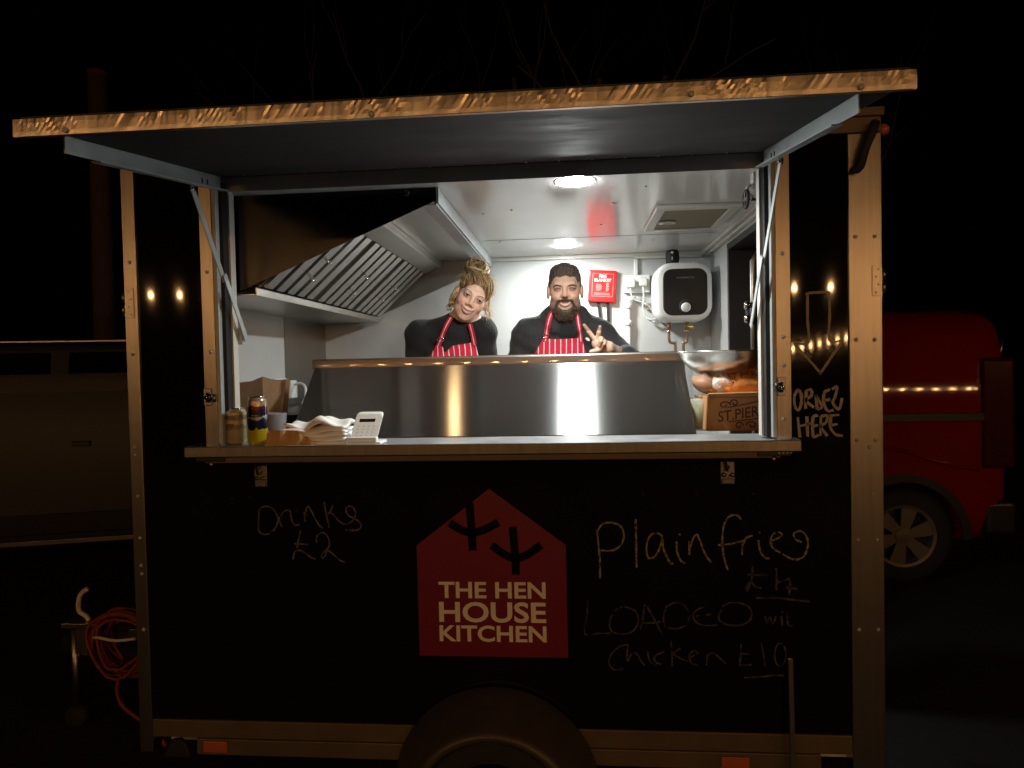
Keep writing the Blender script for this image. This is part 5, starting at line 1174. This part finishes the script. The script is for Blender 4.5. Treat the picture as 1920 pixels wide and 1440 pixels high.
# dark crew neck under the jacket
nk = Field(axis((1.36, 1.65, .005)), axis((.82, 1.10, .005)), axis((1.16, 1.48, .005))); cone(nk, fm_, (0, .03, -.115), (0, .035, -.17), .0645, .074, .02); ell(nk, fm_, (0, .014, -.195), (.092, .080, .075), .03); V, Fc = nk.mesh(); mk('undershirt', V, Fc, 'black_knit', PM)
ap = apron(PM, J, lambda z: 1.400 + (z - 1.326) * .58 if z > 1.0 else 1.232 + 0, lambda z: 1.572 - (z - 1.326) * .32 if z > 1.0 else 1.673, lambda t: 1.326 - .006 * math.sin(t * math.pi), .72, -.02, seed=1)
strap(PM, J, [(1.408, 1.300), (1.415, 1.345), (1.424, 1.39), (1.436, 1.432), (1.452, 1.455)], .022); strap(PM, J, [(1.572, 1.298), (1.568, 1.345), (1.562, 1.39), (1.556, 1.43), (1.545, 1.455)], .018)
bk = J.front(1.414, 1.335) - .014; MB().tube([(1.402, bk, 1.345), (1.402, bk, 1.328), (1.428, bk, 1.322), (1.428, bk, 1.339), (1.402, bk, 1.345)], .0022, 6).build('strap_buckle', 'chrome', PM, smooth=True)
lgx = J.front(1.606, 1.318) - .004; MB().prism([(1.598 + .013 * math.cos(a_ * math.pi / 10), 1.312 + .013 * math.sin(a_ * math.pi / 10)) for a_ in range(-1, 8)] + [(1.598, 1.312)], lgx - .001, lgx + .003).build('jacket_emblem', 'white_print', PM)
# short dark hair and full beard
hc = Field(np.arange(-.10, .1001, .003, dtype=np.float32), np.arange(-.12, .14, .003, dtype=np.float32), np.arange(-.06, .15, .003, dtype=np.float32))
ell(hc, ID, (0, .019, .038), (.0765, .0965, .0855), .01); ell(hc, ID, (0, .004, .090), (.060, .070, .034), .03)
ell(hc, ID, (0, -.118, .002), (.088, .078, .070), .008, 'sub')
for s in (-1, 1): ell(hc, ID, (s * .044, -.096, .026), (.028, .052, .044), .008, 'sub'); ell(hc, ID, (0, -.02, -.075), (.12, .13, .062), .01, 'sub'); ell(hc, ID, (.086, .0, -.02), (.018, .03, .04), .006, 'sub'); ell(hc, ID, (-.086, .0, -.02), (.018, .03, .04), .006, 'sub')
hc.d += (.0022 * np.sin(hc.a[0][:, None, None] * 310) * np.sin(hc.a[2][None, None, :] * 120 + hc.a[0][:, None, None] * 150)).astype(np.float32)
V, Fc = hc.mesh(); Vw = np.array([fm_.w(p) for p in V]); c = np.tile((.115, .088, .072), (len(V), 1)) * (1 + .3 * np.sin(V[:, :1] * 400) * np.sin(V[:, 1:2] * 90)); fade = np.clip((.062 - V[:, 2:3]) / .045, 0, 1) * .55; c = c * (1 - fade) + np.array((.30, .18, .12)) * fade
ho = mk('hair', Vw, Fc, 'hair_matt', PM, c)
def fuzz(name, V, Fc, fr, n, ln, colr, parent, dirf, r=.0011, seed=5):
    rg = np.random.default_rng(seed); mb = MB(); cols = []; ce_ = V.mean(0)
    for _ in range(n):
        f = Fc[rg.integers(len(Fc))]; p = V[f].mean(0); nrm = np.cross(V[f[1]] - V[f[0]], V[f[2]] - V[f[0]]); nrm = nrm / (np.linalg.norm(nrm) + 1e-9)
        if nrm @ (p - ce_) < 0: nrm = -nrm
        d = dirf(p) + nrm * .55 + rg.normal(0, .28, 3); d /= np.linalg.norm(d); q = p + d * ln * rg.uniform(.6, 1.3)
        k = len(mb.v); mb.tube([tuple(fr.w(p - d * .002)), tuple(fr.w((p + q) / 2 + rg.normal(0, .0008, 3))), tuple(fr.w(q))], [r, r * .8, r * .3], 3, False); cols += [np.array(colr) * rg.uniform(.5, 1.9)] * (len(mb.v) - k)
    return hair_obj(name, mb, cols, parent)
fuzz('hair_strands', V, Fc, fm_, 2600, .0055, (.11, .085, .07), ho, lambda p: np.array((p[0] * 4, 1.6, .5)))
bd = Field(np.arange(-.09, .0901, .003, dtype=np.float32), np.arange(-.12, .04, .003, dtype=np.float32), np.arange(-.18, .0, .003, dtype=np.float32))
ell(bd, ID, (0, -.026, -.084), (.065, .063, .048), .02); ell(bd, ID, (0, -.056, -.112), (.040, .032, .032), .03)
ell(bd, ID, (0, -.085, -.045), (.050, .06, .036), .012, 'sub'); ell(bd, ID, (0, -.11, -.071), (.042, .045, .026), .008, 'sub'); ell(bd, ID, (0, .05, -.08), (.1, .055, .1), .01, 'sub')
for s in (-1, 1): ell(bd, ID, (s * .058, -.055, -.046), (.042, .06, .038), .010, 'sub')
cone(bd, ID, (0, -.0985, -.050), (.030, -.088, -.056), .0062, .0058, .006); cone(bd, ID, (0, -.0985, -.050), (-.030, -.088, -.056), .0062, .0058, .006); cone(bd, ID, (.030, -.088, -.054), (.043, -.070, -.086), .0050, .007, .008); cone(bd, ID, (-.030, -.088, -.054), (-.043, -.070, -.086), .0050, .007, .008)
V, Fc = bd.mesh(); Vw = np.array([fm_.w(p) for p in V]); c = np.tile((.075, .048, .035), (len(V), 1)) * (1 + .45 * np.sin(V[:, :1] * 520) * np.sin(V[:, 2:3] * 210)); bo_ = mk('beard', Vw, Fc, 'hair', PM, c)
fuzz('beard_strands', V, Fc, fm_, 1500, .009, (.09, .057, .04), bo_, lambda p: np.array((p[0] * 3, -.25, -.8)), seed=9)

# ---------------------------------------------------------------- woman with a bun
PW = empty('person', (.98, .98, FL), 'smiling woman with blonde bun in black jumper and striped apron', 'person', 'people serving in the trailer')
def rotm(roll, yaw, pitch):
    # roll: top of the head towards +x; yaw: face towards +x; pitch: chin down
    cr, sr = math.cos(roll), math.sin(roll); Rr = np.array(((cr, 0, sr), (0, 1, 0), (-sr, 0, cr)))
    cy_, sy_ = math.cos(yaw), math.sin(yaw); Ry = np.array(((cy_, -sy_, 0), (sy_, cy_, 0), (0, 0, 1)))
    cp, sp = math.cos(pitch), math.sin(pitch); Rp = np.array(((1, 0, 0), (0, cp, -sp), (0, sp, cp)))
    return Rr @ Ry @ Rp
Rw = rotm(R_(29), R_(14), R_(4)); ow = np.array((1.087, .87, 1.517)) - .96 * (Rw @ np.array((0, -.088, .004))); fw_ = Frame(ow, Rw, .96)
nb = fw_.w((0, .025, -.075))
def wom_torso(F, infl=0):
    ell(F, ID, (.972, 1.0, 1.19), (.152, .105, .20), .05, infl=infl); ell(F, ID, (.98, 1.0, .95), (.125, .10, .25), .05, infl=infl); ell(F, ID, (.98, 1.0, .78), (.155, .11, .13), .05, infl=infl)
    for s in (-1, 1): ell(F, ID, (.978 + s * .062, .915, 1.20), (.062, .055, .058), .03, infl=infl)
    cone(F, ID, (.985, 1.0, 1.40), (.815, .99, 1.372), .048, .042, .06, infl=infl); cone(F, ID, (1.0, 1.0, 1.40), (1.112, .985, 1.378), .045, .044, .06, infl=infl)
    ell(F, ID, (.808, .985, 1.355), (.054, .058, .058), .05, infl=infl); ell(F, ID, (1.108, .975, 1.362), (.052, .058, .060), .05, infl=infl)
def wom_arms(F, infl=0, sl=False):
    cone(F, ID, (.800, .985, 1.35), (.768, .985, 1.10), .048, .038, .03, infl=infl); cone(F, ID, (1.115, .975, 1.35), (1.150, .975, 1.10), .047, .038, .03, infl=infl)
    cone(F, ID, (.768, .985, 1.10), (.84, .80, .99), .036, .024, .02, infl=infl); cone(F, ID, (1.150, .975, 1.10), (1.10, .80, .99), .036, .024, .02, infl=infl)
    if not sl:
        for x, s in ((.86, 1), (1.08, -1)):
            ell(F, ID, (x, .755, .985), (.032, .042, .018), .015)
            for q in range(4): cone(F, ID, (x - .02 + q * .013, .725, .985), (x - .018 + q * .013, .672 + abs(q - 1.5) * .006, .978), .0082, .0068, .005)
            cone(F, ID, (x + s * .022, .76, .985), (x + s * .04, .72, .98), .009, .0075, .005)
xs = axis((.68, .94, .009), (.94, 1.20, .003), (1.20, 1.25, .006)); ys = axis((.63, .82, .008), (.82, 1.12, .003), (1.12, 1.2, .008)); zs = axis((-.06, 1.36, .010), (1.36, 1.68, .003))
B = Field(xs, ys, zs); head(B, fw_, 'f'); cone(B, ID, nb, (.995, 1.0, 1.40), .043, .050, .02); wom_torso(B, -.006); wom_arms(B, -.004); legs(B, .98, 1.0, -.006)
V, Fc = B.mesh(); mk('body', V, Fc, 'skin', PW, colour_skin(V, fw_, 'f', (.92, .63, .48))); lh = local_head('f'); face_features(PW, fw_, 'f', lh)
J = Field(axis((.66, 1.26, .005)), axis((.80, 1.18, .005)), axis((.70, 1.48, .005))); wom_torso(J, .008); wom_arms(J, .008, True); cone(J, ID, (1.005, 1.0, 1.425), (.985, 1.0, 1.36), .060, .085, .03)
cone(J, ID, (1.02, .99, 1.50), (1.002, .995, 1.405), .056, .056, .006, 'sub')
J.d += (.0030 * np.sin(J.a[0][:, None, None] * 46 + J.a[2][None, None, :] * 42) * np.sin(J.a[2][None, None, :] * 30 - J.a[1][None, :, None] * 40)).astype(np.float32)
cut_below(J, .76); V, Fc = J.mesh(); mk('jumper', V, Fc, 'black_knit', PW)
tr_ = Field(axis((.76, 1.20, .012)), axis((.82, 1.18, .012)), axis((-.06, .90, .012))); legs(tr_, .98, 1.0, .008); ell(tr_, ID, (.98, 1.0, .80), (.168, .122, .13), .04); V, Fc = tr_.mesh(); mk('trousers', V, Fc, 'denim', PW)
for s in (-1, 1): blob(.98 + s * .10, .955, FL + .046, .045, .12, .045, 61, .02).build('shoe', 'blackplastic', PW, smooth=True)
apron(PW, J, lambda z: .898 + (z - 1.30) * .5 if z > 1.06 else .778, lambda z: 1.088 - (z - 1.30) * .25 if z > 1.06 else 1.148, lambda t: 1.298 + (.006 if t < .25 else 0) - .024 * math.exp(-((t - .30) / .09) ** 2) + .028 * max(0, t - .3), .72, .16, seed=4)
strap(PW, J, [(.908, 1.292), (.925, 1.335), (.945, 1.38), (.962, 1.415), (.972, 1.435)], .021); strap(PW, J, [(1.082, 1.305), (1.077, 1.34), (1.071, 1.37), (1.062, 1.40)], .021)
bk = J.front(.925, 1.33) - .014; MB().tube([(.910, bk, 1.335), (.913, bk, 1.318), (.940, bk, 1.325), (.937, bk, 1.341), (.910, bk, 1.335)], .0022, 6).build('strap_buckle', 'chrome', PW, smooth=True)
# curly hair: scalp cap, swept strands, messy bun, loose curls
hc = Field(np.arange(-.11, .1101, .003, dtype=np.float32), np.arange(-.12, .14, .003, dtype=np.float32), np.arange(-.09, .16, .003, dtype=np.float32))
ell(hc, ID, (0, .022, .038), (.080, .100, .090), .01); ell(hc, ID, (0, -.105, -.005), (.068, .062, .080), .015, 'sub'); ell(hc, ID, (0, -.03, -.09), (.12, .11, .07), .01, 'sub')
for s in (-1, 1): ell(hc, ID, (s * .088, .0, -.01), (.02, .032, .04), .006, 'sub')
V, Fc = hc.mesh(); Vw = np.array([fw_.w(p) for p in V]); c = np.tile((.26, .16, .075), (len(V), 1)) * (1 + .5 * np.sin(V[:, :1] * 330 + V[:, 1:2] * 160)); ho = mk('hair', Vw, Fc, 'hair', PW, c)
rg = np.random.default_rng(3); bun = np.array((-.036, .030, .120)); DB, BL, GO = np.array((.085, .048, .022)), np.array((.50, .33, .16)), np.array((.80, .58, .31))
def hc_col(): 
    t = rg.uniform() ** 1.4; return DB * (1 - t) + BL * t if rg.uniform() < .82 else GO
mb = MB(); cols = []
rad = np.array((.080, .100, .090)); cc = np.array((0, .022, .038)); qd = (bun - np.array((0, 0, .03)) - cc) / rad; qd /= np.linalg.norm(qd)
for _ in range(900):   # swept up from the hairline along the skull to the bun
    a = rg.uniform(0, 2 * math.pi); e = rg.uniform(-.25, .75); pd = np.array((math.cos(a) * math.cos(e), math.sin(a) * math.cos(e), math.sin(e))); p = cc + rad * pd
    if p[1] < -.045 and p[2] < .064: continue
    if p[2] < .0 and p[1] < .02: continue
    om = math.acos(float(np.clip(pd @ qd, -1, 1))); lift = rg.uniform(.001, .008); pts = []; wv = rg.uniform(0, 6.28); side = np.cross(pd, qd)
    for t in np.linspace(0, 1, 6):
        dr = (math.sin((1 - t) * om) * pd + math.sin(t * om) * qd) / max(1e-4, math.sin(om)) if om > .05 else pd
        pts.append(tuple(fw_.w(cc + (rad + lift * (.3 + math.sin(t * 3.0))) * dr + side * .004 * math.sin(wv + t * 5))))
    strand(mb, cols, pts, .0015, .0012, hc_col())
hair_obj('swept_hair', mb, cols, ho)
mb = MB(); cols = []
ax0 = np.array((-.25, -.45, .85)); ax0 /= np.linalg.norm(ax0)
for _ in range(120):   # coiled bun
    ax = ax0 + rg.normal(0, .38, 3); ax /= np.linalg.norm(ax); u = np.cross(ax, (.3, 1, .1)); u /= np.linalg.norm(u); v = np.cross(ax, u); h = rg.uniform(-1, 1); R0 = .060 * math.sqrt(max(.05, 1 - h * h)) * rg.uniform(.72, 1.03)
    cc_ = bun + ax * h * .048 + rg.normal(0, .003, 3); a0 = rg.uniform(0, 6.28); sp = rg.uniform(1.6, 3.8)
    pts = [tuple(fw_.w(cc_ + R0 * (1 + .05 * math.sin(5 * t + a0)) * (u * math.cos(a0 + sp * t) + v * math.sin(a0 + sp * t)))) for t in np.linspace(0, 1, 8)]
    strand(mb, cols, pts, .0058, .0026, hc_col(), 6)
hair_obj('bun', mb, cols, ho)
mb = MB(); cols = []
def curl(p, d, L, R0, turns, r, c):
    d = np.array(d) / np.linalg.norm(d); a = np.cross(d, (0, 1, .2)); a /= np.linalg.norm(a); b = np.cross(d, a); ph = rg.uniform(0, 6.28)
    pts = [tuple(np.array(p) + d * L * t + R0 * (.3 + .7 * t) * (a * math.cos(ph + turns * 6.28 * t) + b * math.sin(ph + turns * 6.28 * t))) for t in np.linspace(0, 1, int(6 + turns * 6))]
    strand(mb, cols, pts, r, r * .5, c)
for _ in range(64): curl(fw_.w((-.090, rg.uniform(-.01, .05), rg.uniform(-.035, .015))), (rg.uniform(-.35, .02), rg.uniform(-.2, .2), -1), rg.uniform(.04, .095), rg.uniform(.008, .016), rg.uniform(1, 2.2), .0024, GO * rg.uniform(.5, 1.05))
for _ in range(14): curl(fw_.w((.080, rg.uniform(-.03, .03), rg.uniform(-.01, .04))), (rg.uniform(-.1, .22), rg.uniform(-.2, .1), -1), rg.uniform(.06, .115), rg.uniform(.006, .012), rg.uniform(.8, 1.6), .0021, GO * rg.uniform(.5, 1.0))
for _ in range(300):   # frizz round the hairline
    a = rg.uniform(0, 2 * math.pi); e = rg.uniform(0, 1.1); p = np.array((.082 * math.cos(a) * math.cos(e), .022 + .102 * math.sin(a) * math.cos(e), .038 + .092 * math.sin(e)))
    if p[1] < -.05 and p[2] < .07: continue
    dl = p - np.array((0, .02, .02)); curl(fw_.w(p), fw_.R @ (dl / np.linalg.norm(dl) + rg.normal(0, .6, 3)), rg.uniform(.015, .04), rg.uniform(.003, .007), rg.uniform(.5, 1.4), .0008, GO * rg.uniform(.6, 1.1))
for _ in range(140):
    u = rg.normal(0, 1, 3); u /= np.linalg.norm(u); curl(fw_.w(bun + np.array((0, 0, .012)) + u * .048), fw_.R @ (u + rg.normal(0, .6, 3)), rg.uniform(.015, .035), .005, rg.uniform(.5, 1.4), .0008, GO * rg.uniform(.6, 1.1))
hair_obj('loose_curls', mb, cols, ho)
MB().tube([tuple(fw_.w(np.array((-.0895, .0, -.032)))), tuple(fw_.w(np.array((-.0905, .0, -.042))))], .0035, 8).build('earring', 'chrome', PW, smooth=True)
